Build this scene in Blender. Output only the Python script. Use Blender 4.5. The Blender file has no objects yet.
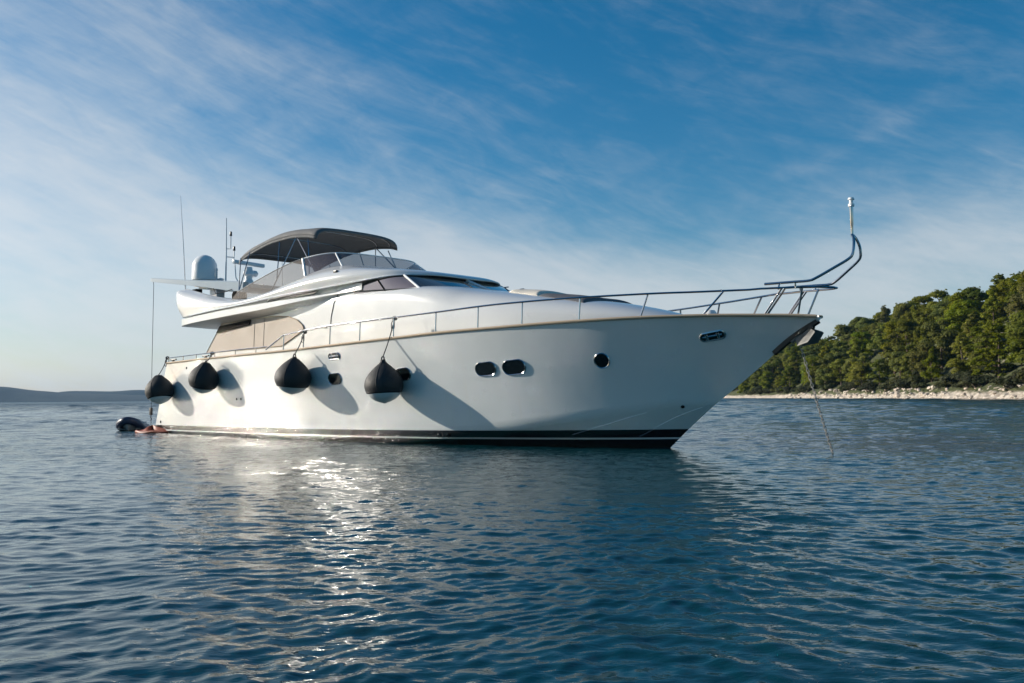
import bpy, math, random
import numpy as np
from math import radians as R, sin, cos, pi, sqrt, atan, atan2
from mathutils import Vector, Matrix

scene = bpy.context.scene
col = scene.collection
rng = random.Random(7)

# ------------------------------------------------------------------ camera
cam_d = bpy.data.cameras.new('camera')
cam = bpy.data.objects.new('camera', cam_d)
col.objects.link(cam)
cam_d.sensor_width = 36.0
cam_d.lens = 36.0 * 900 / 1024
cam_d.clip_start = 0.1
cam_d.clip_end = 20000
_p = R(3.605)
_r = -0.0080
_F = Vector((0, cos(_p), sin(_p)))
_R0 = Vector((1, 0, 0)); _U0 = Vector((0, -sin(_p), cos(_p)))
_Rv = cos(_r) * _R0 + sin(_r) * _U0
_Uv = -sin(_r) * _R0 + cos(_r) * _U0
CAM_Z = 1.08
cam.matrix_world = Matrix(((_Rv.x, _Uv.x, -_F.x, 0), (_Rv.y, _Uv.y, -_F.y, 0),
                           (_Rv.z, _Uv.z, -_F.z, CAM_Z), (0, 0, 0, 1)))
scene.camera = cam

# ------------------------------------------------------------------ light
SUN_AZ = R(-76.5)          # compass angle from +Y, clockwise
SUN_EL = R(19.5)
sd = Vector((sin(SUN_AZ) * cos(SUN_EL), cos(SUN_AZ) * cos(SUN_EL), sin(SUN_EL)))   # towards the sun
sun_d = bpy.data.lights.new('sun', 'SUN')
sun_d.energy = 4.2
sun_d.angle = R(0.5)
sun_d.color = (1.0, 0.92, 0.80)
sun = bpy.data.objects.new('sun', sun_d)
col.objects.link(sun)
sun.rotation_euler = sd.to_track_quat('Z', 'Y').to_euler()

scene.view_settings.view_transform = 'Standard'
scene.view_settings.look = 'None'
scene.view_settings.exposure = 0.58
scene.view_settings.gamma = 1.0
scene.view_settings.use_curve_mapping = False
cy = scene.cycles
cy.use_denoising = True
try:
    cy.denoiser = 'OPENIMAGEDENOISE'
    cy.denoising_input_passes = 'RGB_ALBEDO_NORMAL'
except Exception:
    pass
cy.max_bounces = 8
cy.transparent_max_bounces = 12
cy.volume_bounces = 0
cy.caustics_reflective = True
cy.caustics_refractive = False
cy.sample_clamp_indirect = 1500.0
cy.blur_glossy = 0.0
cy.volume_max_steps = 64

world = bpy.data.worlds.new('World')
scene.world = world
world.use_nodes = True


class NT:
    """small helper that writes node trees"""
    def __init__(s, tree):
        s.t = tree
        s.t.nodes.clear()

    def n(s, kind, props=None, **ins):
        nd = s.t.nodes.new(kind)
        for k, v in (props or {}).items():
            setattr(nd, k, v)
        for k, v in ins.items():
            key = int(k[1:]) if k[0] == 'i' and k[1:].isdigit() else k.replace('_', ' ')
            s.put(nd.inputs[key], v)
        return nd

    def put(s, sock, v):
        if hasattr(v, 'node') and hasattr(v, 'is_output'):
            s.t.links.new(v, sock)
        elif hasattr(v, 'outputs'):
            s.t.links.new(v.outputs[0], sock)
        else:
            sock.default_value = v

    def m(s, op, a, b=None, c=None, clamp=False):
        nd = s.t.nodes.new('ShaderNodeMath')
        nd.operation = op
        nd.use_clamp = clamp
        for i, v in enumerate((a, b, c)):
            if v is not None:
                s.put(nd.inputs[i], v)
        return nd.outputs[0]

    def ramp(s, v, lo, hi, a=0.0, b=1.0, smooth=True):
        nd = s.t.nodes.new('ShaderNodeMapRange')
        nd.interpolation_type = 'SMOOTHSTEP' if smooth else 'LINEAR'
        nd.clamp = True
        s.put(nd.inputs['Value'], v)
        for k, q in zip(('From Min', 'From Max', 'To Min', 'To Max'), (lo, hi, a, b)):
            s.put(nd.inputs[k], q)
        return nd.outputs['Result']

    def mix(s, f, a, b, blend='MIX'):
        nd = s.t.nodes.new('ShaderNodeMix')
        nd.data_type = 'RGBA'
        nd.blend_type = blend
        s.put(nd.inputs[0], f)
        s.put(nd.inputs[6], a)
        s.put(nd.inputs[7], b)
        return nd.outputs[2]

    def noise(s, vec, scale, detail=4, rough=0.55, dist=0.0, lac=2.0):
        nd = s.t.nodes.new('ShaderNodeTexNoise')
        s.put(nd.inputs['Vector'], vec)
        s.put(nd.inputs['Scale'], scale)
        s.put(nd.inputs['Detail'], detail)
        s.put(nd.inputs['Roughness'], rough)
        s.put(nd.inputs['Distortion'], dist)
        s.put(nd.inputs['Lacunarity'], lac)
        return nd.outputs[0]


def rgb(r, g, b):
    return (r, g, b, 1.0)


# ---- sky: Nishita with a sheet of thin cirrus
def build_sky():
    t = NT(world.node_tree)
    sky = t.n('ShaderNodeTexSky', dict(sky_type='NISHITA', sun_disc=False, sun_elevation=SUN_EL,
                                       sun_rotation=SUN_AZ, altitude=0.0, air_density=1.0,
                                       dust_density=0.6, ozone_density=3.0))
    tc = t.n('ShaderNodeTexCoord')
    d = tc.outputs['Generated']
    sep = t.n('ShaderNodeSeparateXYZ', i0=d)
    x, y, z = sep.outputs[0], sep.outputs[1], sep.outputs[2]
    zz = t.m('MAXIMUM', z, 0.0)
    den = t.m('ADD', zz, 0.22)
    px = t.m('DIVIDE', x, den)
    py = t.m('DIVIDE', y, den)
    pv = t.n('ShaderNodeCombineXYZ', i0=px, i1=py, i2=0.0)
    big = t.n('ShaderNodeMapping', dict(vector_type='POINT'))
    t.put(big.inputs[0], pv); big.inputs['Rotation'].default_value = (0, 0, R(28)); big.inputs['Scale'].default_value = (0.75, 1.0, 1)
    big.inputs['Location'].default_value = (3.1, 1.7, 0)
    n1 = t.noise(big, 1.1, 7, 0.58, 0.7)
    az = t.m('ARCTAN2', x, y)
    uv = t.n('ShaderNodeCombineXYZ', i0=az, i1=z, i2=0.0)

    def streaks(rot, sx, sy, detail, rough, dist):
        mp = t.n('ShaderNodeMapping', dict(vector_type='TEXTURE'))
        t.put(mp.inputs[0], uv)
        mp.inputs['Rotation'].default_value = (0, 0, R(rot)); mp.inputs['Scale'].default_value = (sx, sy, 1)
        return t.noise(mp, 1.0, detail, rough, dist)
    n2 = streaks(-24, 0.34, 0.060, 9, 0.62, 0.9)
    n3 = streaks(-15, 0.12, 0.016, 8, 0.68, 0.6)
    n4 = streaks(22, 0.16, 0.026, 7, 0.62, 0.5)
    n5 = streaks(-20, 0.075, 0.036, 8, 0.6, 0.8)
    n3 = t.m('ADD', t.m('MULTIPLY', n3, 0.7), t.m('MULTIPLY', n4, 0.3))

    def blob(cx, cz, rx, rz, tilt=0.0):
        """soft bank of cloud centred on a compass direction"""
        a = t.m('SUBTRACT', px2, cx)
        b = t.m('SUBTRACT', z, cz)
        ca, sa = cos(tilt), sin(tilt)
        u = t.m('ADD', t.m('MULTIPLY', a, ca / rx), t.m('MULTIPLY', b, sa / rx))
        v = t.m('ADD', t.m('MULTIPLY', a, -sa / rz), t.m('MULTIPLY', b, ca / rz))
        q = t.m('ADD', t.m('MULTIPLY', u, u), t.m('MULTIPLY', v, v))
        return t.m('EXPONENT', t.m('MULTIPLY', q, -1.0))
    px2 = x
    cover = t.m('MULTIPLY', blob(-0.42, 0.15, 0.42, 0.12, R(-18)), 0.66)
    cover = t.m('ADD', cover, t.m('MULTIPLY', blob(-0.05, 0.15, 0.36, 0.065, R(-17)), 0.50))
    cover = t.m('ADD', cover, t.m('MULTIPLY', blob(-0.30, 0.345, 0.26, 0.05, R(-10)), 0.30))
    cover = t.m('ADD', cover, t.m('MULTIPLY', blob(0.44, 0.15, 0.20, 0.06, R(8)), 0.42))
    cover = t.m('ADD', cover, t.m('MULTIPLY', blob(0.20, 0.10, 0.35, 0.05, 0), 0.25))
    cover = t.m('ADD', cover, t.m('MULTIPLY', blob(0.36, 0.262, 0.10, 0.012, R(24)), 0.16))
    low = t.ramp(z, 0.0, 0.20, 0.34, 0.0)
    cover = t.m('ADD', cover, low)
    cover = t.m('SUBTRACT', t.m('MULTIPLY', cover, t.ramp(y, -0.3, 0.35, 0.15, 1.0)), t.ramp(y, -0.4, 0.3, 0.55, 0.0))
    tex = t.m('ADD', t.m('MULTIPLY', t.m('SUBTRACT', n1, 0.5), 1.3),
              t.m('ADD', t.m('ADD', t.m('MULTIPLY', t.m('SUBTRACT', n2, 0.5), 1.15), t.m('MULTIPLY', t.m('SUBTRACT', n5, 0.5), 0.7)), t.m('MULTIPLY', t.m('SUBTRACT', n3, 0.5), 0.8)))
    dens = t.m('ADD', cover, t.m('ADD', t.m('MULTIPLY', tex, 0.62), 0.06))
    mask = t.ramp(dens, -0.12, 1.0, 0.0, 0.92, smooth=True)
    # clear-sky colour, pushed towards the deep blue of the photograph
    hs = t.n('ShaderNodeHueSaturation', Hue=0.492, Saturation=1.40, Value=0.74, Fac=1.0)
    t.put(hs.inputs['Color'], sky)
    cl = t.n('ShaderNodeHueSaturation', Hue=0.5, Saturation=0.32, Value=1.0, Fac=1.0)
    t.put(cl.inputs['Color'], sky)
    cloud = t.mix(1.0, t.n('ShaderNodeMix', dict(data_type='RGBA', blend_type='MULTIPLY'), i0=1.0, i6=cl.outputs[0], i7=rgb(0.42, 0.42, 0.42)).outputs[2],
                  rgb(2.25, 2.5, 2.7), 'ADD')
    final = t.mix(mask, hs.outputs[0], cloud)
    bg = t.n('ShaderNodeBackground', Strength=0.10)
    t.put(bg.inputs['Color'], final)
    out = t.n('ShaderNodeOutputWorld')
    t.put(out.inputs['Surface'], bg)


build_sky()

# ------------------------------------------------------------------ materials
MATS = {}


def mat(name, base, rough=0.5, metal=0.0, coat=0.0, var=0.0, vscale=3.0, bump=0.0, bscale=20.0, spec=0.5, emit=None, alpha=None,
        trans=0.0, ior=1.45, coat_rough=0.05, sub=0.0):
    m = bpy.data.materials.new(name)
    m.use_nodes = True
    t = NT(m.node_tree)
    out = t.n('ShaderNodeOutputMaterial')
    b = t.n('ShaderNodeBsdfPrincipled')
    t.put(out.inputs['Surface'], b)
    b.inputs['Base Color'].default_value = rgb(*base)
    b.inputs['Roughness'].default_value = rough
    b.inputs['Metallic'].default_value = metal
    b.inputs['IOR'].default_value = ior
    b.inputs['Coat Weight'].default_value = coat
    b.inputs['Coat Roughness'].default_value = coat_rough
    b.inputs['Transmission Weight'].default_value = trans
    b.inputs['Specular IOR Level'].default_value = spec
    if alpha is not None:
        b.inputs['Alpha'].default_value = alpha
    tc = None
    if var or bump:
        tc = t.n('ShaderNodeTexCoord')
    if var:
        nz = t.noise(tc.outputs['Object'], vscale, 6, 0.6, 0.3)
        f = t.ramp(nz, 0.25, 0.75, 1.0 - var, 1.0 + var * 0.6, smooth=False)
        t.put(b.inputs['Base Color'], t.mix(1.0, rgb(*base), t.n('ShaderNodeCombineColor', i0=f, i1=f, i2=f).outputs[0], 'MULTIPLY'))
        t.put(b.inputs['Roughness'], t.ramp(nz, 0.2, 0.8, max(0.02, rough * 0.75), min(1, rough * 1.25), smooth=False))
    if bump:
        nb = t.noise(tc.outputs['Object'], bscale, 5, 0.6)
        bp = t.n('ShaderNodeBump', Strength=bump, Distance=0.02)
        t.put(bp.inputs['Height'], nb)
        t.put(b.inputs['Normal'], bp)
    MATS[name] = m
    return m


mat('gelcoat', (0.63, 0.63, 0.62), 0.22, coat=0.6, var=0.035, vscale=0.9, coat_rough=0.08)
mat('gelcoat_grey', (0.60, 0.63, 0.65), 0.3, coat=0.3, var=0.05)
mat('tan_mesh', (0.40, 0.335, 0.275), 0.65, var=0.08, vscale=1.2, bump=0.2, bscale=60)
mat('dark_vent', (0.008, 0.008, 0.008), 0.9, spec=0.05)
mat('crane_paint', (0.40, 0.47, 0.52), 0.5, spec=0.2)
mat('sky_reflect_side', (0.20, 0.165, 0.17), 0.05, spec=0.7, coat=1.0)  # bright sky reflection painted into the base colour, paler than the front glass
mat('anchor_steel', (0.13, 0.13, 0.125), 0.5, metal=0.3, var=0.2, vscale=12)
mat('teak', (0.42, 0.28, 0.17), 0.55, var=0.2, vscale=4)
mat('deck_teak', (0.34, 0.25, 0.17), 0.6, var=0.2, vscale=2, bump=0.2)
mat('steel', (0.44, 0.44, 0.45), 0.15, metal=1.0, var=0.05, vscale=8)
mat('dull_steel', (0.36, 0.35, 0.33), 0.38, metal=1.0, var=0.2, vscale=12)
mat('chain_steel', (0.26, 0.25, 0.23), 0.6, metal=0.6, var=0.3, vscale=10)
mat('black_steel', (0.012, 0.013, 0.014), 0.35, var=0.1)
mat('dark_glass', (0.010, 0.014, 0.018), 0.04, spec=0.7, coat=1.0, coat_rough=0.02)
mat('port_glass', (0.006, 0.009, 0.010), 0.08, spec=0.6)
mat('smoked_plastic', (0.085, 0.075, 0.085), 0.08, trans=0.0, alpha=0.72, spec=0.5)
mat('clear_vinyl', (0.20, 0.175, 0.155), 0.6, alpha=0.62, spec=0.05, var=0.3, vscale=1.5, bump=0.25, bscale=3.0)
mat('canvas', (0.135, 0.137, 0.14), 0.85, var=0.12, vscale=5, bump=0.25, bscale=30)
mat('canvas_edge', (0.06, 0.06, 0.06), 0.85)
mat('fender_cover', (0.016, 0.018, 0.020), 0.62, var=0.4, vscale=6, bump=0.35, bscale=45)
mat('fender_bladder', (0.52, 0.55, 0.56), 0.4, var=0.15)
mat('rope', (0.05, 0.05, 0.055), 0.8)
mat('white_plastic', (0.74, 0.75, 0.75), 0.35, var=0.05)
mat('antenna_white', (0.66, 0.66, 0.66), 0.4)
mat('cushion', (0.66, 0.60, 0.51), 0.8, var=0.1, bump=0.4, bscale=8)
mat('pad_cover', (0.10, 0.10, 0.11), 0.8, var=0.2, bump=0.4, bscale=8)
mat('dinghy_blue', (0.025, 0.036, 0.075), 0.42, var=0.2)
mat('dinghy_grey', (0.22, 0.25, 0.27), 0.6, var=0.2)
mat('dinghy_white', (0.42, 0.47, 0.52), 0.5, var=0.1)
mat('float_orange', (0.25, 0.045, 0.012), 0.55, var=0.25, vscale=4, bump=0.5, bscale=6)
mat('rail_beige', (0.40, 0.31, 0.22), 0.6, spec=0.2)
mat('bark', (0.11, 0.08, 0.06), 0.9, var=0.3, bump=0.5, bscale=6)


def hull_material():
    m = bpy.data.materials.new('hull_gelcoat')
    m.use_nodes = True
    t = NT(m.node_tree)
    out = t.n('ShaderNodeOutputMaterial')
    b = t.n('ShaderNodeBsdfPrincipled')
    t.put(out.inputs['Surface'], b)
    tc = t.n('ShaderNodeTexCoord')
    sep = t.n('ShaderNodeSeparateXYZ', i0=tc.outputs['Object'])
    x, z = sep.outputs[0], sep.outputs[2]
    x2 = t.m('MULTIPLY', t.m('DIVIDE', x, 19.0), t.m('DIVIDE', x, 19.0))
    top = t.m('ADD', t.m('MULTIPLY', x2, 0.13), 0.275)
    s1 = t.m('ADD', t.m('MULTIPLY', x2, 0.10), 0.095)
    s2 = t.m('ADD', s1, 0.036)
    band = t.m('LESS_THAN', z, top)
    stripe = t.m('MULTIPLY', t.m('GREATER_THAN', z, s1), t.m('LESS_THAN', z, s2))
    dark = t.m('MULTIPLY', band, t.m('SUBTRACT', 1.0, stripe))
    nz = t.noise(tc.outputs['Object'], 0.8, 5, 0.55)
    f = t.ramp(nz, 0.25, 0.75, 0.965, 1.02, smooth=False)
    white = t.mix(1.0, rgb(0.62, 0.63, 0.62), t.n('ShaderNodeCombineColor', i0=f, i1=f, i2=f).outputs[0], 'MULTIPLY')
    # faint drips of dried salt and rust under the sheer
    mp = t.n('ShaderNodeMapping', dict(vector_type='POINT'))
    t.put(mp.inputs[0], tc.outputs['Object']); mp.inputs['Scale'].default_value = (5.0, 1.0, 0.35)
    st = t.ramp(t.noise(mp, 2.0, 5, 0.6), 0.55, 0.85, 0.0, 0.32)
    white = t.mix(st, white, rgb(0.60, 0.56, 0.47))
    c = t.mix(dark, white, rgb(0.012, 0.012, 0.013))
    # weed and scum close to the water
    wl = t.m('ADD', z, t.m('MULTIPLY', t.m('SUBTRACT', t.noise(tc.outputs['Object'], 6, 4), 0.5), 0.12))
    scum = t.ramp(wl, 0.0, 0.12, 0.55, 0.0)
    c = t.mix(scum, c, rgb(0.03, 0.028, 0.018))
    t.put(b.inputs['Base Color'], c)
    t.put(b.inputs['Roughness'], t.ramp(nz, 0.2, 0.8, 0.20, 0.28, smooth=False))
    b.inputs['Coat Weight'].default_value = 0.9
    b.inputs['Coat Roughness'].default_value = 0.015
    b.inputs['Coat IOR'].default_value = 1.58
    bp = t.n('ShaderNodeBump', Strength=0.05, Distance=0.05)
    t.put(bp.inputs['Height'], t.noise(tc.outputs['Object'], 1.6, 3, 0.5))
    t.put(b.inputs['Normal'], bp)
    MATS['hull_gelcoat'] = m


hull_material()


# ------------------------------------------------------------------ mesh helpers
class MB:
    def __init__(s):
        s.v = []; s.f = []; s.mi = []

    def add(s, verts, faces, mi=0):
        o = len(s.v)
        s.v += [tuple(map(float, q)) for q in verts]
        s.f += [tuple(o + i for i in fc) for fc in faces]
        s.mi += [mi] * len(faces)
        return s

    def grid(s, rows, closed_u=False, closed_v=False, mi=0, flip=False):
        nr, nc = len(rows), len(rows[0])
        vs = [p for r in rows for p in r]
        fs = []
        for i in range(nr if closed_v else nr - 1):
            for j in range(nc if closed_u else nc - 1):
                a, b = i * nc + j, i * nc + (j + 1) % nc
                c, d = ((i + 1) % nr) * nc + (j + 1) % nc, ((i + 1) % nr) * nc + j
                fs.append((a, d, c, b) if flip else (a, b, c, d))
        return s.add(vs, fs, mi)

    def tube(s, pts, r, n=8, closed=False, mi=0, caps=True):
        pts = [Vector(p) for p in pts]
        N = len(pts)
        rs = r if isinstance(r, (list, tuple)) else [r] * N
        rows = []
        prev = None
        for i, p in enumerate(pts):
            if closed:
                tg = pts[(i + 1) % N] - pts[i - 1]
            else:
                tg = pts[min(i + 1, N - 1)] - pts[max(i - 1, 0)]
            tg.normalize()
            if prev is None:
                a = Vector((0, 0, 1)) if abs(tg.z) < 0.9 else Vector((1, 0, 0))
                u = tg.cross(a).normalized()
            else:
                u = (prev - tg * prev.dot(tg)).normalized()
            prev = u
            w = tg.cross(u)
            rows.append([p + (u * cos(2 * pi * k / n) + w * sin(2 * pi * k / n)) * rs[i] for k in range(n)])
        s.grid(rows, closed_u=True, closed_v=closed, mi=mi)
        if caps and not closed:
            o = len(s.v)
            s.v += [tuple(q) for q in rows[0]] + [tuple(q) for q in rows[-1]]
            s.f += [tuple(o + k for k in range(n)), tuple(o + n + k for k in reversed(range(n)))]
            s.mi += [mi, mi]
        return s

    def box(s, c, d, mi=0, rot=None, taper=1.0):
        c = Vector(c)
        vs = []
        for k in (-1, 1):
            tp = taper if k > 0 else 1.0
            for a, b in ((-1, -1), (1, -1), (1, 1), (-1, 1)):
                q = Vector((a * d[0] / 2 * tp, b * d[1] / 2 * tp, k * d[2] / 2))
                vs.append(c + (rot @ q if rot else q))
        return s.add(vs, [(3, 2, 1, 0), (4, 5, 6, 7), (0, 1, 5, 4), (1, 2, 6, 5), (2, 3, 7, 6), (3, 0, 4, 7)], mi)

    def lathe(s, prof, n=24, axis=Vector((0, 0, 1)), origin=(0, 0, 0), mi=0):
        """prof: list of (radius, height) along axis"""
        q = Vector((0, 0, 1)).rotation_difference(axis.normalized())
        o = Vector(origin)
        rows = [[o + q @ Vector((r * cos(2 * pi * k / n), r * sin(2 * pi * k / n), h)) for k in range(n)] for r, h in prof]
        return s.grid(rows, closed_u=True, mi=mi)

    def prism(s, poly, off, mi=0):
        """poly: list of 3-D points, extruded by the vector off"""
        n = len(poly)
        off = Vector(off)
        vs = [Vector(p) for p in poly] + [Vector(p) + off for p in poly]
        fs = [tuple(range(n)), tuple(reversed(range(n, 2 * n)))]
        fs += [(k, n + k, n + (k + 1) % n, (k + 1) % n) for k in range(n)]
        return s.add(vs, fs, mi)

    def build(s, name, mats, parent=None, smooth=True, angle=35, bevel=0.0, merge=True, recalc=True, solid=0.0):
        import bmesh
        me = bpy.data.meshes.new(name)
        me.from_pydata(s.v, [], s.f)
        mats = mats if isinstance(mats, (list, tuple)) else [mats]
        for q in mats:
            me.materials.append(MATS[q] if isinstance(q, str) else q)
        if len(mats) > 1:
            me.polygons.foreach_set('material_index', s.mi)
        bm = bmesh.new()
        bm.from_mesh(me)
        if merge:
            bmesh.ops.remove_doubles(bm, verts=bm.verts, dist=1e-4)
            bmesh.ops.dissolve_degenerate(bm, edges=bm.edges, dist=1e-5)
        if recalc:
            bmesh.ops.recalc_face_normals(bm, faces=bm.faces)
        if bevel:
            eds = [e for e in bm.edges if e.is_manifold and e.calc_face_angle(0) > R(40)]
            bmesh.ops.bevel(bm, geom=eds, offset=bevel, segments=2, affect='EDGES', profile=0.6, clamp_overlap=True)
        bm.to_mesh(me)
        bm.free()
        if smooth:
            me.polygons.foreach_set('use_smooth', [True] * len(me.polygons))
            me.set_sharp_from_angle(angle=R(angle))
        o = bpy.data.objects.new(name, me)
        col.objects.link(o)
        if parent:
            o.parent = parent
        if solid:
            md = o.modifiers.new('solid', 'SOLIDIFY')
            md.thickness = solid
            md.offset = 0
        return o


def tag(o, label=None, cat=None, group=None, kind=None):
    for k, v in (('label', label), ('category', cat), ('group', group), ('kind', kind)):
        if v:
            o[k] = v
    return o


def empty(name, loc=(0, 0, 0), rz=0.0, parent=None):
    o = bpy.data.objects.new(name, None)
    col.objects.link(o)
    o.location = loc
    o.rotation_euler = (0, 0, rz)
    o.empty_display_size = 0.3
    if parent:
        o.parent = parent
    return o


def cr(ctrl, n=8):
    """Catmull-Rom through control points, n samples a segment"""
    P = [np.array(p, float) for p in ctrl]
    P = [2 * P[0] - P[1]] + P + [2 * P[-1] - P[-2]]
    out = []
    for i in range(1, len(P) - 2):
        p0, p1, p2, p3 = P[i - 1:i + 3]
        for k in range(n):
            u = k / n
            out.append(0.5 * (2 * p1 + (p2 - p0) * u + (2 * p0 - 5 * p1 + 4 * p2 - p3) * u * u + (3 * p1 - p0 - 3 * p2 + p3) * u ** 3))
    out.append(P[-2])
    return out


def mir(c):
    """starboard curve that ends on the centre line -> the whole curve"""
    c = [np.array(p, float) for p in c]
    return c + [np.array((p[0], -p[1], p[2])) for p in reversed(c[:-1])]


def ip(x, xs, ys):
    return float(np.interp(x, xs, ys))


def smooth_ip(x, xs, ys):
    """monotone cubic interpolation"""
    xs = np.asarray(xs, float); ys = np.asarray(ys, float)
    d = np.diff(ys) / np.diff(xs)
    m = np.zeros(len(xs))
    m[0], m[-1] = d[0], d[-1]
    for i in range(1, len(xs) - 1):
        m[i] = 0 if d[i - 1] * d[i] <= 0 else 2 * d[i - 1] * d[i] / (d[i - 1] + d[i])
    x = min(max(x, xs[0]), xs[-1])
    i = int(min(max(np.searchsorted(xs, x) - 1, 0), len(xs) - 2))
    h = xs[i + 1] - xs[i]; u = (x - xs[i]) / h
    return float((1 + 2 * u) * (1 - u) ** 2 * ys[i] + u * (1 - u) ** 2 * h * m[i] + u * u * (3 - 2 * u) * ys[i + 1] + u * u * (u - 1) * h * m[i + 1])


# ------------------------------------------------------------------ sea
def sea():
    rows = []
    r = 1.2
    rad = []
    while r < 5300:
        rad.append(r)
        r += max(0.013, r * (0.0042 if r < 60 else 0.006 if r < 420 else 0.08))
    rad = np.array(rad)
    a = [-180, -150, -120, -95, -75]
    a += list(np.arange(-60, 60.01, 0.2)) + [75, 95, 120, 150, 180]
    ang = np.radians(np.array(a))
    A, Rr = np.meshgrid(ang, rad)
    X = Rr * np.sin(A); Y = Rr * np.cos(A)
    g = np.random.default_rng(11)
    dr = np.maximum(0.013, Rr * np.where(Rr < 60, 0.0042, np.where(Rr < 420, 0.006, 0.08)))
    sp = np.maximum(dr, Rr * 0.0035)
    inside = (np.abs(A) < R(61)).astype(float)
    Z = np.zeros_like(X); DX = np.zeros_like(X); DY = np.zeros_like(X)
    # domain warp keeps the ripples from looking like straight combs
    wx = 0.22 * np.sin(X * 0.91 + 1.3 * np.sin(Y * 0.73)) + 0.10 * np.sin(Y * 2.1 + X * 0.97)
    wy = 0.22 * np.sin(Y * 0.83 + 1.1 * np.sin(X * 0.91 + 2.0)) + 0.10 * np.sin(X * 2.3 - Y * 0.79)
    xw = X + wx; yw = Y + wy
    NW = 130
    for i in range(NW):
        lam = 0.10 * (1.5 / 0.10) ** (g.random() ** 1.5)
        th = R(-98) + g.normal(0, 0.78)
        k = 2 * pi / lam
        steep = 0.0205 * (1.0 if lam < 0.5 else 0.5)
        amp = steep / k
        kx, ky = k * cos(th), k * sin(th)
        ph = g.random() * 2 * pi
        a1, a2, a3 = g.random(3)
        n_ = int(np.searchsorted(sp[:, len(ang) // 2], lam / 2.0)) + 1      # rows fine enough to carry this ripple
        S = np.s_[:n_]
        att = np.clip((lam / sp[S] - 2.0) / 1.6, 0, 1) * inside[S]
        # patches of livelier and calmer water
        pat = 0.75 + 0.5 * np.sin(X[S] * 0.35 * a1 + Y[S] * 0.28 * a2 + a3 * 6)
        arg = kx * xw[S] + ky * yw[S] + ph
        w_ = att * amp * pat
        c_ = np.cos(arg)
        Z[S] += w_ * np.sin(arg)
        DX[S] += w_ * 0.85 * cos(th) * c_
        DY[S] += w_ * 0.85 * sin(th) * c_
    # longer waves in open water, farther from the sheltered yacht
    for n_, l0, l1, r0, r1, steep in ((44, 0.8, 3.2, 16, 60, 0.030), (40, 3.2, 12.0, 55, 190, 0.034)):
        fade = np.clip((Rr - r0) / (r1 - r0), 0, 1)
        for i in range(n_):
            lam = l0 * (l1 / l0) ** g.random()
            th = R(-98) + g.normal(0, 0.6)
            k = 2 * pi / lam
            amp = steep / k
            arg = k * cos(th) * xw + k * sin(th) * yw + g.random() * 6.3
            att = np.clip((lam / sp - 2.2) / 2.0, 0, 1) * inside * fade * (0.8 + 0.4 * np.sin(X * 0.03 * g.random() + Y * 0.05 * g.random() + g.random() * 6))
            Z += att * amp * np.sin(arg)
            DX += att * amp * 0.8 * cos(th) * np.cos(arg); DY += att * amp * 0.8 * sin(th) * np.cos(arg)
    X = X + DX; Y = Y + DY
    nr, nc = X.shape
    vs = np.stack([X, Y, Z], -1).reshape(-1, 3)
    idx = np.arange(nr * nc).reshape(nr, nc)
    q = np.stack([idx[:-1, :-1], idx[1:, :-1], idx[1:, 1:], idx[:-1, 1:]], -1).reshape(-1, 4)
    # little fan closing the hole under the camera
    c0 = len(vs)
    vs = np.vstack([vs, [[0, 0, 0]]])
    tri = np.stack([np.full(nc - 1, c0), idx[0, :-1], idx[0, 1:]], -1)
    me = bpy.data.meshes.new('sea')
    nv = len(vs); nq = len(q); nt = len(tri)
    me.vertices.add(nv); me.vertices.foreach_set('co', vs.ravel())
    me.loops.add(nq * 4 + nt * 3)
    me.loops.foreach_set('vertex_index', np.concatenate([q.ravel()[:], tri.ravel()]).astype(np.int32))
    me.polygons.add(nq + nt)
    me.polygons.foreach_set('loop_start', np.concatenate([np.arange(nq) * 4, nq * 4 + np.arange(nt) * 3]).astype(np.int32))
    me.polygons.foreach_set('use_smooth', np.ones(nq + nt, bool))
    me.update(calc_edges=True)
    me.validate()
    # make sure it faces up
    if me.polygons[1000].normal.z < 0:
        me.flip_normals()
    m = bpy.data.materials.new('sea_water')
    m.use_nodes = True
    t = NT(m.node_tree)
    out = t.n('ShaderNodeOutputMaterial')
    b = t.n('ShaderNodeBsdfPrincipled')
    t.put(out.inputs['Surface'], b)
    b.inputs['Base Color'].default_value = rgb(0.0018, 0.031, 0.040)
    b.inputs['IOR'].default_value = 1.333
    b.inputs['Roughness'].default_value = 0.045
    b.inputs['Specular IOR Level'].default_value = 0.5
    geo = t.n('ShaderNodeNewGeometry')
    pos = geo.outputs['Position']
    cdist = t.n('ShaderNodeVectorMath', dict(operation='LENGTH'), i0=pos).outputs['Value']
    far = t.ramp(cdist, 25.0, 160.0)
    mp = t.n('ShaderNodeMapping', dict(vector_type='POINT'))
    t.put(mp.inputs[0], pos); mp.inputs['Scale'].default_value = (0.55, 1.0, 1.0); mp.inputs['Rotation'].default_value = (0, 0, R(8))
    t.put(b.inputs['Roughness'], t.ramp(cdist, 55.0, 380.0, 0.045, 0.30))
    n_f = t.noise(mp, 9.0, 3, 0.55, 0.4)
    n_m = t.noise(mp, 4.2, 4, 0.6, 0.5)
    n_l = t.noise(mp, 0.9, 4, 0.6, 0.5)
    mid = t.ramp(cdist, 5.0, 30.0)
    mp2 = t.n('ShaderNodeMapping', dict(vector_type='POINT'))
    t.put(mp2.inputs[0], pos); mp2.inputs['Scale'].default_value = (0.25, 1.0, 1.0)
    streak = t.noise(mp2, 0.035, 4, 0.6, 0.6)
    live = t.ramp(streak, 0.35, 0.65, 0.45, 1.25)
    h = t.m('ADD', t.m('MULTIPLY', n_f, 0.010), t.m('ADD', t.m('MULTIPLY', t.m('MULTIPLY', n_m, mid), 0.07), t.m('MULTIPLY', t.m('MULTIPLY', n_l, far), 0.60)))
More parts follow.
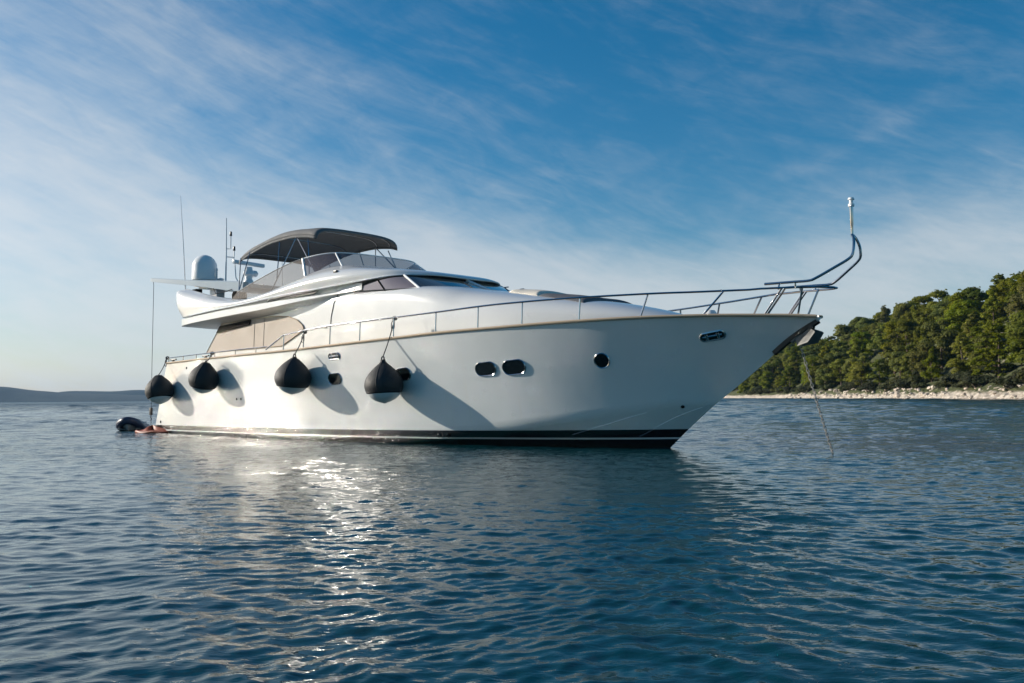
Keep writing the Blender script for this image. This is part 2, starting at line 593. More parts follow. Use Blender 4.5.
    bp = t.n('ShaderNodeBump', Distance=1.0)
    t.put(bp.inputs['Strength'], live)
    t.put(bp.inputs['Height'], h)
    t.put(b.inputs['Normal'], bp)
    me.materials.append(m)
    o = bpy.data.objects.new('sea', me)
    col.objects.link(o)
    tag(o, kind='structure')


sea()


# ------------------------------------------------------------------ far hills
def far_hills():
    m = bpy.data.materials.new('far_wood')
    m.use_nodes = True
    t = NT(m.node_tree)
    out = t.n('ShaderNodeOutputMaterial'); b = t.n('ShaderNodeBsdfPrincipled', Roughness=0.95)
    t.put(out.inputs['Surface'], b)
    tc = t.n('ShaderNodeTexCoord')
    nz = t.noise(tc.outputs['Object'], 0.012, 8, 0.65)
    t.put(b.inputs['Base Color'], t.mix(t.ramp(nz, 0.35, 0.7), rgb(0.010, 0.022, 0.022), rgb(0.028, 0.042, 0.034)))
    g = np.random.default_rng(5)

    def ridge(name, x0, x1, y0, prof, depth):
        xs = np.linspace(x0, x1, 130)
        ys = np.linspace(-1, 1, 26)
        rows = []
        ph = g.random(12) * 6
        for v in ys:
            row = []
            for x in xs:
                hgt = smooth_ip(x, prof[0], prof[1])
                rgh = sum(sin(x * 0.006 * (k + 1) + ph[k] + v * 2 * (k % 3)) / (k + 1.5) for k in range(8))
                row.append((x, y0 + v * depth, -0.8 + (hgt * (1 + 0.05 * rgh) + 0.8) * max(0.0, 1 - abs(v) ** 1.8)))
            rows.append(row)
        o = MB().grid(rows).build(name, m, merge=False)
        tag(o, kind='structure')
    # seen low on the horizon left of the yacht
    D = 4100.0
    k = D / 900.0
    px = lambda x: (x - 512) * k
    ridge('far_hills', px(-420), px(250), D, ([px(-420), px(-160), px(-60), px(0), px(25), px(65), px(110), px(170), px(250)],
                                              [k * 20, k * 22, k * 19, k * 16, k * 13.4, k * 9.6, k * 7.2, k * 5.0, -0.5]), 260)
    D = 4650.0
    k = D / 900.0
    ridge('farther_hills', px(-200), px(420), D, ([px(-200), px(20), px(55), px(80), px(110), px(150), px(260), px(420)],
                                                 [k * 5, k * 7, k * 9, k * 10.8, k * 10.4, k * 11.3, k * 8.5, -0.5]), 200)


far_hills()


# ------------------------------------------------------------------ wooded headland
def coast(Y):
    """x of the waterline at depth Y"""
    return 91 + (Y - 160) * 0.0793 + 1.6 * sin(Y * 0.055) + 1.1 * sin(Y * 0.13 + 1) + 0.6 * sin(Y * 0.31)


RZ = [60, 150, 235, 250, 300, 350, 400, 450, 500, 600, 700, 820, 950]
RH = [24, 27, 29, 29, 26, 24.5, 25, 17.5, 22, 14, 9, 5, 1]


def ground(X, Y):
    u = X - coast(Y)
    if u < 0:
        return max(-2.0, u * 0.35)
    Rh = smooth_ip(Y, RZ, RH)
    s = min(u / 48.0, 1.0)
    base = 1.15 * (1 - math.exp(-u / 2.2))
    h = base + max(0.0, Rh - 1.5) * (0.55 * s + 0.45 * s * s * (3 - 2 * s))
    if u > 48:
        h -= (u - 48) * 0.10
    bump = 0.5 * sin(X * 0.33 + Y * 0.21) * sin(Y * 0.17 - X * 0.1) + 0.22 * sin(X * 0.9 + Y * 0.4) * sin(Y * 0.7)
    return h + bump * min(1, u / 12) + 0.25 * sin(X * 2.1 + Y * 1.3) * sin(Y * 1.7 - X) * math.exp(-((u - 2.5) / 3) ** 2)


def headland():
    m = bpy.data.materials.new('limestone_ground')
    m.use_nodes = True
    t = NT(m.node_tree)
    out = t.n('ShaderNodeOutputMaterial'); b = t.n('ShaderNodeBsdfPrincipled', Roughness=0.95)
    t.put(out.inputs['Surface'], b)
    tc = t.n('ShaderNodeTexCoord')
    ob = tc.outputs['Object']
    z = t.n('ShaderNodeSeparateXYZ', i0=ob).outputs[2]
    n = t.noise(ob, 0.9, 8, 0.65)
    n2 = t.noise(ob, 0.16, 5, 0.6)
    rock = t.mix(t.ramp(n, 0.3, 0.7), rgb(0.27, 0.225, 0.18), rgb(0.58, 0.51, 0.43))
    scrub = t.mix(t.ramp(n, 0.35, 0.65), rgb(0.040, 0.055, 0.014), rgb(0.085, 0.085, 0.032))
    up = t.ramp(t.m('ADD', z, t.m('MULTIPLY', t.m('SUBTRACT', n2, 0.5), 3.0)), 1.1, 1.9)
    bare = t.ramp(n2, 0.60, 0.72, 0.0, 0.9)
    c = t.mix(t.m('MULTIPLY', up, t.m('SUBTRACT', 1.0, bare)), rock, scrub)
    wet = t.ramp(t.m('ADD', z, t.m('MULTIPLY', t.m('SUBTRACT', n, 0.5), 0.5)), 0.15, 0.45, 0.82, 0.0)
    c = t.mix(wet, c, rgb(0.035, 0.03, 0.024))
    t.put(b.inputs['Base Color'], c)
    bp = t.n('ShaderNodeBump', Strength=0.8, Distance=0.35)
    t.put(bp.inputs['Height'], t.noise(ob, 1.6, 8, 0.7))
    t.put(b.inputs['Normal'], bp)
    MATS['limestone_ground'] = m
    us = [-6, -3, -1.2, -0.4, 0, 0.3, 0.6, 0.9, 1.3, 1.7, 2.1, 2.6, 3.1, 3.7, 4.3, 5, 6, 7, 8.5, 10, 12, 14, 17, 20, 24, 28, 33, 38, 43, 48, 56, 70, 95, 130]
    ys = list(np.arange(60, 300, 0.8)) + list(np.arange(300, 950, 3.0))
    rows = []
    g = np.random.default_rng(3)
    for Y in ys:
        row = []
        for u in us:
            X = coast(Y) + u
            zz = ground(X, Y)
            if 0.2 < u < 6.5:
                zz += g.uniform(-0.22, 0.30)
            row.append((X, Y, zz))
        rows.append(row)
    o = MB().grid(rows).build('headland', m, angle=25, merge=False)
    tag(o, kind='structure')


headland()


# ------------------------------------------------------------------ haze
def haze():
    m = bpy.data.materials.new('thin_sea_haze')
    m.use_nodes = True
    t = NT(m.node_tree)
    out = t.n('ShaderNodeOutputMaterial')
    v = t.n('ShaderNodeVolumePrincipled', Density=0.000045, Anisotropy=0.0)
    v.inputs['Color'].default_value = rgb(0.28, 0.60, 1.0)
    t.put(out.inputs['Volume'], v)
    MATS['thin_sea_haze'] = m
    o = MB().box((0, 0, 59), (12000, 12000, 124)).build('haze', 'thin_sea_haze', smooth=False)
    tag(o, kind='stuff')


haze()

# ------------------------------------------------------------------ vegetation
def foliage_mat(name, dark, light, hue=0.0):
    m = bpy.data.materials.new(name)
    m.use_nodes = True
    t = NT(m.node_tree)
    out = t.n('ShaderNodeOutputMaterial')
    tc = t.n('ShaderNodeTexCoord')
    oi = t.n('ShaderNodeObjectInfo')
    ad = t.n('ShaderNodeVectorMath', dict(operation='ADD'), i0=tc.outputs['Object'], i1=oi.outputs['Location'])
    n = t.noise(ad.outputs[0], 0.55, 4, 0.6)
    n2 = t.noise(ad.outputs[0], 4.0, 3, 0.6)
    f = t.m('ADD', t.m('MULTIPLY', n, 0.75), t.m('MULTIPLY', n2, 0.35))
    c = t.mix(t.ramp(f, 0.35, 0.75), rgb(*dark), rgb(*light))
    hs = t.n('ShaderNodeHueSaturation', Fac=1.0)
    t.put(hs.inputs['Hue'], t.ramp(oi.outputs['Random'], 0, 1, 0.475, 0.522, smooth=False))
    t.put(hs.inputs['Saturation'], t.ramp(t.m('FRACT', t.m('MULTIPLY', oi.outputs['Random'], 7.3)), 0, 1, 0.85, 1.12, smooth=False))
    t.put(hs.inputs['Value'], t.ramp(t.m('FRACT', t.m('MULTIPLY', oi.outputs['Random'], 13.7)), 0, 1, 0.72, 1.25, smooth=False))
    t.put(hs.inputs['Color'], c)
    b = t.n('ShaderNodeBsdfPrincipled', Roughness=0.65)
    b.inputs['Specular IOR Level'].default_value = 0.25
    t.put(b.inputs['Base Color'], hs)
    tr = t.n('ShaderNodeBsdfTranslucent')
    t.put(tr.inputs['Color'], hs)
    ms = t.n('ShaderNodeMixShader', i0=0.52)
    t.put(ms.inputs[1], b); t.put(ms.inputs[2], tr)
    t.put(out.inputs['Surface'], ms)
    MATS[name] = m


foliage_mat('pine_needles', (0.092, 0.120, 0.010), (0.205, 0.215, 0.020))
foliage_mat('scrub_leaves', (0.038, 0.050, 0.018), (0.085, 0.092, 0.034))


def leaf_cloud(clumps, per, size, g, squash=0.75):
    """quads spread over the shells of many clumps"""
    V = []; F = []
    for (cx, cyy, cz, r) in clumps:
        n = int(per * r * r)
        d = g.normal(size=(n, 3)); d /= np.linalg.norm(d, axis=1)[:, None]
        d[:, 2] = np.where(d[:, 2] < -0.25, -d[:, 2] * 0.5, d[:, 2])
        rad = r * (0.62 + 0.46 * g.random(n) ** 0.7)
        P = np.array((cx, cyy, cz)) + d * rad[:, None] * np.array((1, 1, squash))
        nrm = d * 1.3 + g.normal(0, 0.42, (n, 3)) + np.array((0, 0, 0.25))
        nrm /= np.linalg.norm(nrm, axis=1)[:, None]
        up = g.normal(size=(n, 3))
        uu = np.cross(nrm, up); uu /= np.linalg.norm(uu, axis=1)[:, None]
        vv = np.cross(nrm, uu)
        s = size * (0.6 + 0.8 * g.random(n))[:, None]
        base = len(V)
        k = 0.55
        quad = np.stack([P - uu * s, P - vv * s * k, P + uu * s, P + vv * s * k], 1).reshape(-1, 3)
        V += quad.tolist()
        F += [(base + 4 * i, base + 4 * i + 1, base + 4 * i + 2, base + 4 * i + 3) for i in range(n)]
    return V, F


def make_pine(kind, seed):
    """returns an Empty with trunk and crown, about 10 m tall"""
    g = np.random.default_rng(seed)
    root = empty('pine_tree')
    H = 10.0
    clumps = []
    tips = []
    if kind == 'round':
        for i in range(30):
            a = g.random() * 2 * pi
            h = 0.12 + 0.80 * g.random() ** 0.85
            prof = sqrt(max(0.02, 1 - ((h - 0.42) / 0.58) ** 2))
            rr = prof * 3.1 * sqrt(g.random())
            clumps.append((rr * cos(a), rr * sin(a), h * H, 0.95 + 0.85 * g.random()))
    elif kind == 'cone':
        for i in range(34):
            a = g.random() * 2 * pi
            h = 0.06 + 0.86 * g.random()
            rr = (1.02 - h) * 3.7 * sqrt(g.random()) + 0.12
            clumps.append((rr * cos(a), rr * sin(a), h * H, 0.62 + 1.2 * (1.05 - h) * (0.4 + 0.6 * g.random())))
    elif kind == 'umbrella':
        for i in range(40):
            a = g.random() * 2 * pi
            rr = 4.3 * sqrt(g.random())
            h = 0.92 - 0.30 * (rr / 4.3) ** 2 - 0.22 * g.random()
            clumps.append((rr * cos(a), rr * sin(a), h * H, 0.65 + 0.6 * g.random()))
        for i in range(10):
            a = g.random() * 2 * pi; rr = 2.6 * sqrt(g.random())
            clumps.append((rr * cos(a), rr * sin(a), (0.30 + 0.25 * g.random()) * H, 0.6 + 0.4 * g.random()))
    else:  # tiered: flat layered boughs
        for tier in range(7):
            hz = 0.14 + tier * 0.128
            w = 4.1 * (1 - (hz - 0.12) ** 1.6 * 0.85)
            ph = g.random() * 6
            for i in range(8):
                a = ph + i * 2 * pi / 8 + g.normal(0, 0.25)
                rr = w * (0.35 + 0.6 * g.random())
                clumps.append((rr * cos(a), rr * sin(a), (hz + 0.03 * g.normal()) * H, 0.62 + 0.5 * g.random()))
        clumps.append((0.1, 0.1, 9.6, 0.75))
    sq = 0.5 if kind == 'tiered' else 0.72
    V, F = leaf_cloud(clumps, 150, 0.235, g, sq)
    # a few stray sprays break up the outline
    cl2 = []
    for i in range(26):
        c = clumps[g.integers(len(clumps))]
        d = g.normal(size=3); d[2] = abs(d[2]) * 0.9; d /= np.linalg.norm(d)
        cl2.append((c[0] + d[0] * c[3] * 1.25, c[1] + d[1] * c[3] * 1.25, c[2] + d[2] * c[3] * 1.05, 0.36))
    V2, F2 = leaf_cloud(cl2, 200, 0.17, g, 1.0)
    mb = MB(); mb.add(V, F); mb.add(V2, F2)
    crown = mb.build('crown', 'pine_needles', root, smooth=False, merge=False, recalc=False)
    tb = MB()
    bend = g.normal(0, 0.3, 2)
    pts = [(bend[0] * sin(h * 2), bend[1] * (1 - cos(h * 2)), h * H * 0.92 - 0.6) for h in np.linspace(0, 1, 8)]
    tb.tube(pts, [0.22 * (1 - 0.85 * i / 7) + 0.02 for i in range(8)], 7)
    for i in range(14):
        c = clumps[g.integers(len(clumps))]
        h0 = max(0.8, c[2] - 1.2 - 0.5 * math.hypot(c[0], c[1]) * 0.5)
        q = np.array((bend[0] * sin(h0 / H * 2), 0, h0)); e = np.array(c[:3])
        tb.tube([q, (q + e) / 2 + np.array((0, 0, 0.25)), e], [0.075, 0.05, 0.02], 5, caps=False)
    tb.build('trunk', 'bark', root)
    return root


def make_shrub(seed):
    g = np.random.default_rng(seed)
    root = empty('shrub')
    clumps = []
    for i in range(16):
        a = g.random() * 2 * pi; rr = 1.25 * sqrt(g.random())
        clumps.append((rr * cos(a), rr * sin(a), 0.45 + 0.95 * g.random() * (1 - rr / 2.2), 0.42 + 0.28 * g.random()))
    V, F = leaf_cloud(clumps, 190, 0.15, g, 0.85)
    mb = MB(); mb.add(V, F)
    mb.build('foliage', 'scrub_leaves', root, smooth=False, merge=False, recalc=False)
    tb = MB()
    for i in range(7):
        c = clumps[g.integers(len(clumps))]
        tb.tube([(0.1 * g.normal(), 0.1 * g.normal(), -0.3), (c[0] * 0.6, c[1] * 0.6, c[2] * 0.6), c[:3]], [0.05, 0.035, 0.015], 5, caps=False)
    tb.build('stem', 'bark', root)
    return root


PINES = [make_pine(k, s) for k, s in (('round', 21), ('round', 22), ('cone', 23), ('cone', 24), ('tiered', 25), ('cone', 26), ('umbrella', 27), ('round', 28))]
SHRUBS = [make_shrub(s) for s in (41, 42, 43)]
_used = set()


def place(proto, loc, scale, rz, label, cat, group):
    if proto.name in _used:
        o = proto.copy()
        col.objects.link(o)
        for ch in proto.children:
            c = ch.copy()
            col.objects.link(c)
            c.parent = o
    else:
        o = proto
        _used.add(proto.name)
    o.location = loc
    o.scale = scale
    o.rotation_euler = (0, 0, rz)
    return tag(o, label, cat, group)


def pix_y(Y, x):
    """image column of a world point, used only to name trees by where they stand"""
    return 512 + 900 * x / Y


# front row and skyline trees, told apart one by one: (depth, distance inland, kind, height, width factor, label)
NAMED = [
    (172, 9.0, 7, 12.0, 1.15, 'broad pine at the water\'s edge cut by the right border of the picture'),
    (186, 8.0, 4, 11.6, 1.20, 'large layered pine with drooping boughs above the widest patch of shore rocks'),
    (204, 8.5, 5, 10.5, 1.10, 'layered mid green pine just left of the largest shore pine'),
    (222, 7.5, 1, 9.6, 1.05, 'full round olive green pine on the shore in the middle of the front row'),
    (242, 8.0, 2, 10.5, 1.00, 'pointed bright green pine rising from the shore scrub'),
    (262, 7.0, 0, 8.0, 1.05, 'dull green rounded pine low behind the shore rocks'),
    (285, 7.5, 3, 9.0, 1.05, 'bright yellow green pine standing alone by the shore under a dark gap'),
    (312, 9.0, 0, 10.5, 1.15, 'round light green pine near the bow with dark trees behind it'),
    (345, 8.0, 2, 10.0, 1.0, 'slim green pine on the shore just right of the anchor chain'),
    (250, 45, 6, 9.0, 1.0, 'umbrella crowned pine on the highest part of the ridge'),
    (285, 46, 1, 9.0, 1.0, 'rounded pine standing proud of the ridge line left of the summit'),
    (318, 46, 6, 8.5, 0.95, 'flat topped pine on the middle of the ridge line'),
    (398, 44, 7, 12.0, 1.1, 'tall dark pine standing alone above a dip in the skyline'),
]


def wood():
    g = np.random.default_rng(77)
    spots = []
    for Y, u, k, h, w, lab in NAMED:
        X = coast(Y) + u
        spots.append((X, Y, 0.5 * 0.75 * h * w * 0.7))
        s = h / 10.0
        place(PINES[k], (X, Y, ground(X, Y) - 0.2), (s * w, s * w, s), g.random() * 6.28, lab, 'tree', 'pine trees on the headland')
    n = 0
    tries = 0
    while n < 262 and tries < 30000:
        tries += 1
        Y = 145 + 600 * g.random() ** 1.45
        u = 4.6 + 53 * g.random() ** 1.15
        X = coast(Y) + u
        x = pix_y(Y, X)
        if x > 1075:
            continue
        h = g.uniform(8.5, 13.5) * (1.0 if Y < 330 else 1.15)
        if u < 12:
            h = g.uniform(7.5, 12.0)
        w = g.uniform(0.85, 1.15)
        rad = 0.30 * h * w
        if any((X - a) ** 2 + (Y - b) ** 2 < (0.98 * (rad + c)) ** 2 for a, b, c in spots):
            continue
        # small clearings where pale ground shows
        if sin(X * 0.11 + 1.0) * sin(Y * 0.09) > 0.80:
            continue
        spots.append((X, Y, rad))
        k = int(g.integers(0, len(PINES)))
        s = h / 10.0
        if Y > 380:
            lab = 'small distant pine in the far low end of the wood beyond the bow'
        elif u > 36:
            lab = 'pine among its like along the top of the wooded ridge'
        elif u > 14:
            lab = 'pine crowded among others on the middle of the wooded slope'
        else:
            lab = 'lesser pine squeezed between the larger trees along the rocky shore'
        place(PINES[k], (X, Y, ground(X, Y) - 0.2), (s * w, s * w, s), g.random() * 6.28, lab, 'tree', 'pine trees on the headland')
        n += 1
    n = 0
    while n < 190:
        Y = 150 + 330 * g.random() ** 1.3
        u = 3.4 + (3.6 * g.random() if n < 120 else 36 * g.random())
        X = coast(Y) + u
        if pix_y(Y, X) > 1060:
            continue
        s = g.uniform(0.8, 1.9)
        near = u < 7.0
        place(SHRUBS[int(g.integers(0, 3))], (X, Y, ground(X, Y) - 0.15), (s * 1.1, s * 1.1, s), g.random() * 6.28,
              'low grey green shrub at the upper edge of the shore rocks' if near else 'low shrub in the undergrowth between the pines',
              'shrub', 'shrubs under the pines')
        n += 1


wood()


def shore_rocks():
    g = np.random.default_rng(9)
    m = bpy.data.materials.new('shore_limestone')
    m.use_nodes = True
    t = NT(m.node_tree)
    out = t.n('ShaderNodeOutputMaterial'); b = t.n('ShaderNodeBsdfPrincipled', Roughness=0.92)
    t.put(out.inputs['Surface'], b)
    tc = t.n('ShaderNodeTexCoord'); geo = t.n('ShaderNodeNewGeometry')
    oi = t.n('ShaderNodeObjectInfo')
    n = t.noise(geo.outputs['Position'], 2.2, 7, 0.65)
    z = t.n('ShaderNodeSeparateXYZ', i0=geo.outputs['Position']).outputs[2]
    c = t.mix(t.ramp(n, 0.3, 0.7), rgb(0.31, 0.26, 0.205), rgb(0.62, 0.555, 0.47))
    c = t.mix(t.ramp(oi.outputs['Random'], 0.0, 1.0, 0.0, 0.45, smooth=False), c, rgb(0.42, 0.31, 0.24))
    c = t.mix(t.ramp(t.m('ADD', z, t.m('MULTIPLY', t.m('SUBTRACT', n, 0.5), 0.4)), 0.12, 0.42, 0.85, 0.0), c, rgb(0.03, 0.026, 0.02))
    t.put(b.inputs['Base Color'], c)
    bp = t.n('ShaderNodeBump', Strength=0.7, Distance=0.1)
    t.put(bp.inputs['Height'], t.noise(geo.outputs['Position'], 5, 7, 0.7)); t.put(b.inputs['Normal'], bp)
    protos = []
    import bmesh
    for s in range(5):
        bm = bmesh.new()
        bmesh.ops.create_icosphere(bm, subdivisions=2, radius=1.0)
        gg = np.random.default_rng(100 + s)
        planes = [(Vector(gg.normal(size=3)).normalized(), gg.uniform(0.55, 0.85)) for _ in range(9)]
        for v in bm.verts:
            for nrm, dd in planes:
                k = v.co.dot(nrm)
                if k > dd:
                    v.co -= nrm * (k - dd)
            v.co += Vector(gg.normal(0, 0.03, 3))
        me = bpy.data.meshes.new('shore_rock')
        bm.to_mesh(me); bm.free()
        me.materials.append(m)
        me.polygons.foreach_set('use_smooth', [True] * len(me.polygons))
        me.set_sharp_from_angle(angle=R(28))
        protos.append(me)
    for i in range(230):
        Y = 150 + 210 * g.random() ** 1.35
        u = 0.2 + 5.0 * g.random() ** 1.2
        X = coast(Y) + u
        s = g.uniform(0.28, 0.75) * (1.5 if g.random() < 0.12 else 1.0)
        o = bpy.data.objects.new('shore_rock', protos[int(g.integers(0, 5))])
        col.objects.link(o)
        o.location = (X, Y, ground(X, Y) + 0.15 * s)
        o.scale = (s * g.uniform(0.9, 1.5), s * g.uniform(0.9, 1.5), s * g.uniform(0.55, 0.9))
        o.rotation_euler = (g.normal(0, 0.25), g.normal(0, 0.25), g.random() * 6.28)
        tag(o, 'pale limestone rock lying among its like along the waterline below the pines', 'rock', 'pale rocks along the shore')


shore_rocks()

# ------------------------------------------------------------------ the motor yacht
BO = Vector((-10.26735, 32.39200, 0.0)); BYAW = R(-44.174)
LOA = 22.35
yacht = empty('motor_yacht', BO, BYAW)
tag(yacht, 'large white motor yacht at anchor with a flybridge and grey bimini', 'yacht')
BM = Matrix.Translation(BO) @ Matrix.Rotation(BYAW, 4, 'Z')


def b2w(p):
    return BM @ Vector(p)


SX = [-1, 0, 3, 7, 11, 14, 16, 18, 19.5, 20.8, 21.7, LOA]
SB = [2.5, 2.55, 2.68, 2.76, 2.76, 2.63, 2.40, 1.93, 1.38, 0.80, 0.38, 0.10]
ZX = [0, 3.3, 5.85, 8, 10.5, 13.2, 14.5, 16.2, 18.1, 19.3, 20.4, 21.4, 22.08, LOA]
ZS = [2.33, 2.36, 2.39, 2.41, 2.46, 2.53, 2.57, 2.60, 2.64, 2.655, 2.645, 2.61, 2.575, 2.55]
bs = lambda X: smooth_ip(X, SX, SB)
zs = lambda X: smooth_ip(X, ZX, ZS)
KX = [0, 10, 15, 17.3, 18.4, 18.96, 19.44, 20.1, 20.6, 21.2, 21.75, LOA]
KZ = [-0.75, -0.95, -1.0, -0.85, -0.45, 0.0, 0.41, 0.93, 1.28, 1.72, 2.14, 2.48]
zk = lambda X: smooth_ip(X, KX, KZ)
CXs = [0, 8, 12, 14, 16, 17, 18, 19, 19.6, 20.1]
CB = [2.42, 2.42, 2.24, 2.08, 1.76, 1.50, 1.14, 0.70, 0.35, 0.0]
CZ = [-0.08, -0.08, 0.0, 0.15, 0.37, 0.50, 0.64, 0.80, 0.88, 0.93]
bc = lambda X: smooth_ip(X, CXs, CB) if X < 20.1 else 0.0
zc = lambda X: smooth_ip(X, CXs, CZ) if X < 20.1 else zk(X)


def hull_pt(X, v):
    """v in [-1,0] keel..chine, [0,1] chine..sheer ; starboard is negative y"""
    kx = zk(X); cb, cz = bc(X), zc(X); sb, sz = bs(X), zs(X)
    if v <= 0:
        q = v + 1
        y = cb * q; z = kx + (cz - kx) * q
    else:
        pw = ip(X, [0, 8, 12, 16, 19, 21, 22.35], [0.72, 0.80, 0.92, 1.08, 1.16, 1.1, 1.0])
        lip = 0.055 * min(1.0, cb / 0.5)
        y = cb + lip + (sb - cb - lip) * v ** pw; z = cz + (sz - cz) * v
    x = X + (1.02 * min(max(z / 2.35, 0), 1) - 0.32) * max(0.0, 1 - X / 3.0)
    return Vector((x, -y, z))


def hull_at(x, z):
    """starboard skin point at length x and height z, and outward normal"""
    lo, hi = 0.0, 1.0
    X = x
    for _ in range(30):
        mid = (lo + hi) / 2
        p = hull_pt(X, mid)
        if p.z < z:
            lo = mid
        else:
            hi = mid
        X += (x - p.x) * 0.5
    p = hull_pt(X, lo)
    du = hull_pt(X + 0.05, lo) - hull_pt(X - 0.05, lo)
    dv = hull_pt(X, min(1, lo + 0.02)) - hull_pt(X, max(0, lo - 0.02))
    n = du.cross(dv).normalized()
    if n.y > 0:
        n = -n
    return p, n, du.normalized(), dv.normalized()


def build_hull():
    Xs = list(np.linspace(0, 16, 49)) + list(np.linspace(16.2, 22.2, 46)) + [22.28, LOA]
    vs_ = [-1, -0.75, -0.5, -0.25, -0.0001] + list(np.linspace(0, 1, 19))
    rows = []
    for X in Xs:
        st = [hull_pt(X, v) for v in vs_]
        rows.append([Vector((p.x, -p.y, p.z)) for p in reversed(st)] + st[1:])
    mb = MB().grid(rows)
    mb.add(rows[0], [tuple(range(len(rows[0])))])
    n = len(rows[-1])
    mb.add(rows[-1], [tuple(reversed(range(n)))])
    mb.build('hull', 'hull_gelcoat', yacht, angle=28)
    # deck
    rows = []
    for X in list(np.linspace(0.05, 22.2, 60)):
        b = max(0.02, bs(X) - 0.03); z = zs(X) - 0.05
        x = X + 0.7 * max(0.0, 1 - X / 3.0)
        rows.append([(x, -b + 2 * b * k / 6, z + 0.04 * (1 - abs(k - 3) / 3)) for k in range(7)])
    MB().grid(rows).build('deck', 'deck_teak', yacht, merge=False)
    # rub rail along the sheer, one each side
    for s in (-1, 1):
        pts = []
        for X in np.linspace(0, LOA, 80):
            p = hull_pt(X, 1.0)
            pts.append((p.x, s * (-p.y + 0.012), p.z + 0.012))
        MB().tube(pts, 0.032, 8).build('rub_rail', 'rail_beige', yacht)
        cap = []
        for X in np.linspace(0, LOA - 0.02, 80):
            p = hull_pt(X, 1.0)
            cap.append([(p.x, s * (-p.y + 0.01), p.z + 0.02), (p.x, s * (-p.y + 0.0), p.z + 0.04), (p.x, s * max(0.0, -p.y - 0.07), p.z + 0.04), (p.x, s * max(0.0, -p.y - 0.07), p.z - 0.06)])
        MB().grid(cap).build('gunwale', 'gelcoat', yacht)
    # spray rails on the forefoot
    for ctrl in (((18.9, -0.03), (17.67, -0.14), (17.25, -0.18)), ((19.86, -0.28), (18.89, -0.42), (18.55, -0.44))):
        for s in (-1, 1):
            rows = []
            for X, v in cr(ctrl, 8):
                p = hull_pt(X, v); q = hull_pt(X, v + 0.05)
                d = (q - p).normalized()
                out = Vector((0.15, -0.6, -0.55)).normalized() * 0.008
                a = p - d * 0.013; b_ = p + out; c = p + d * 0.006
                rows.append([(k.x, -s * k.y if s > 0 else k.y, k.z) for k in (a, b_, c)])
            MB().grid(rows).build('spray_rail', 'hull_gelcoat', yacht, angle=20)


build_hull()


def oval(p, n, du, w, h, kind, depth=0.02, rim=0.024, name='porthole', cross=False):
    """porthole set in the starboard skin"""
    up = n.cross(du).normalized()
    if up.z < 0:
        up = -up

    def ring(ww, hh, o, k=32):
        pts = []
        rr = min(ww, hh) / 2
        for i in range(k):
            a = 2 * pi * i / k
            cx = (ww / 2 - rr) * (1 if cos(a) > 0 else -1)
            cz = (hh / 2 - rr) * (1 if sin(a) > 0 else -1)
            pts.append(p + du * (cx + rr * cos(a)) + up * (cz + rr * sin(a)) + n * o)
        return pts
    mb = MB()
    mb.grid([ring(w + 2 * rim, h + 2 * rim, -0.02), ring(w + 2 * rim, h + 2 * rim, 0.012), ring(w + rim, h + rim, 0.026), ring(w, h, 0.018), ring(w - 0.01, h - 0.01, -0.02)], closed_u=True)
    fr = mb.build(name, 'steel', yacht)
    g = MB()
    rg = ring(w, h, 0.013)
    g.add(rg, [tuple(range(len(rg)))])
    g.build('pane' if not cross else 'backing', 'port_glass', fr, merge=False, smooth=False)
    if cross:
        c = MB()
        for k in (-0.25, 0.25):
            c.tube([p + du * (k * w) + up * (-h * 0.42) + n * 0.012, p + du * (k * w) + up * (h * 0.42) + n * 0.012], 0.03, 8)
        c.tube([p - du * (w * 0.42) + n * 0.012, p + du * (w * 0.42) + n * 0.012], 0.022, 8)
        c.build('roller', 'steel', fr)
    return fr



for (px_, pz_, w_, h_) in ((15.66, 1.73, 0.53, 0.28), (16.39, 1.75, 0.55, 0.30), (10.53, 1.615, 0.52, 0.26), (13.15, 1.67, 0.50, 0.27)):
    p_, n_, du_, dv_ = hull_at(px_, pz_)
    oval(p_, n_, du_, w_, h_, 'steel')
p_, n_, du_, dv_ = hull_at(18.33, 1.84)
oval(p_, n_, du_, 0.30, 0.30, 'steel')
p_, n_, du_, dv_ = hull_at(20.47, 2.27)
oval(p_, n_, du_, 0.46, 0.15, 'dark', rim=0.035, name='fairlead', cross=True)
p_, n_, du_, dv_ = hull_at(10.61, 2.19)
oval(p_, n_, du_, 0.46, 0.13, 'steel', rim=0.03, name='fairlead', cross=True)
for (px_, pz_, r_) in ((14.0, 0.22, 0.035), (14.28, 0.22, 0.035), (5.5, 1.12, 0.03), (5.75, 1.12, 0.03), (0.2, 0.38, 0.035), (19.55, 0.86, 0.03), (2.3, 2.13, 0.03), (2.55, 1.6, 0.03), (2.75, 1.6, 0.03)):
    p_, n_, du_, dv_ = hull_at(px_, pz_)
    m_ = MB().lathe([(0.0, 0.004), (r_ * 0.7, 0.004), (r_, 0.014), (r_ * 1.35, 0.006), (r_ * 1.35, -0.02)], 14, n_, p_)
    m_.build('drain_outlet', 'port_glass', yacht)


def loft_fan(a, b, n=1):
    """rows from curve a to curve b"""
    a = np.array(a); b = np.array(b)
    return [a + (b - a) * k / n for k in range(n + 1)]


# ---- deckhouse with the long sloping fore part
HX = [2.6, 9.9, 10.4, 11.2, 12.5, 13.6, 14.4, 15.9, 17.2, 18.3, 19.1, 19.6, 19.85]
HB = [2.12, 2.12, 2.12, 2.12, 2.10, 2.07, 2.00, 1.82, 1.52, 1.17, 0.80, 0.42, 0.05]
HZ = [4.06, 4.06, 4.05, 3.99, 3.94, 3.85, 3.72, 3.50, 3.29, 3.08, 2.88, 2.72, 2.60]
HE = [9, 9, 9, 9, 7.5, 5.0, 3.6, 2.8, 2.5, 2.3, 2.2, 2.1, 2.0]


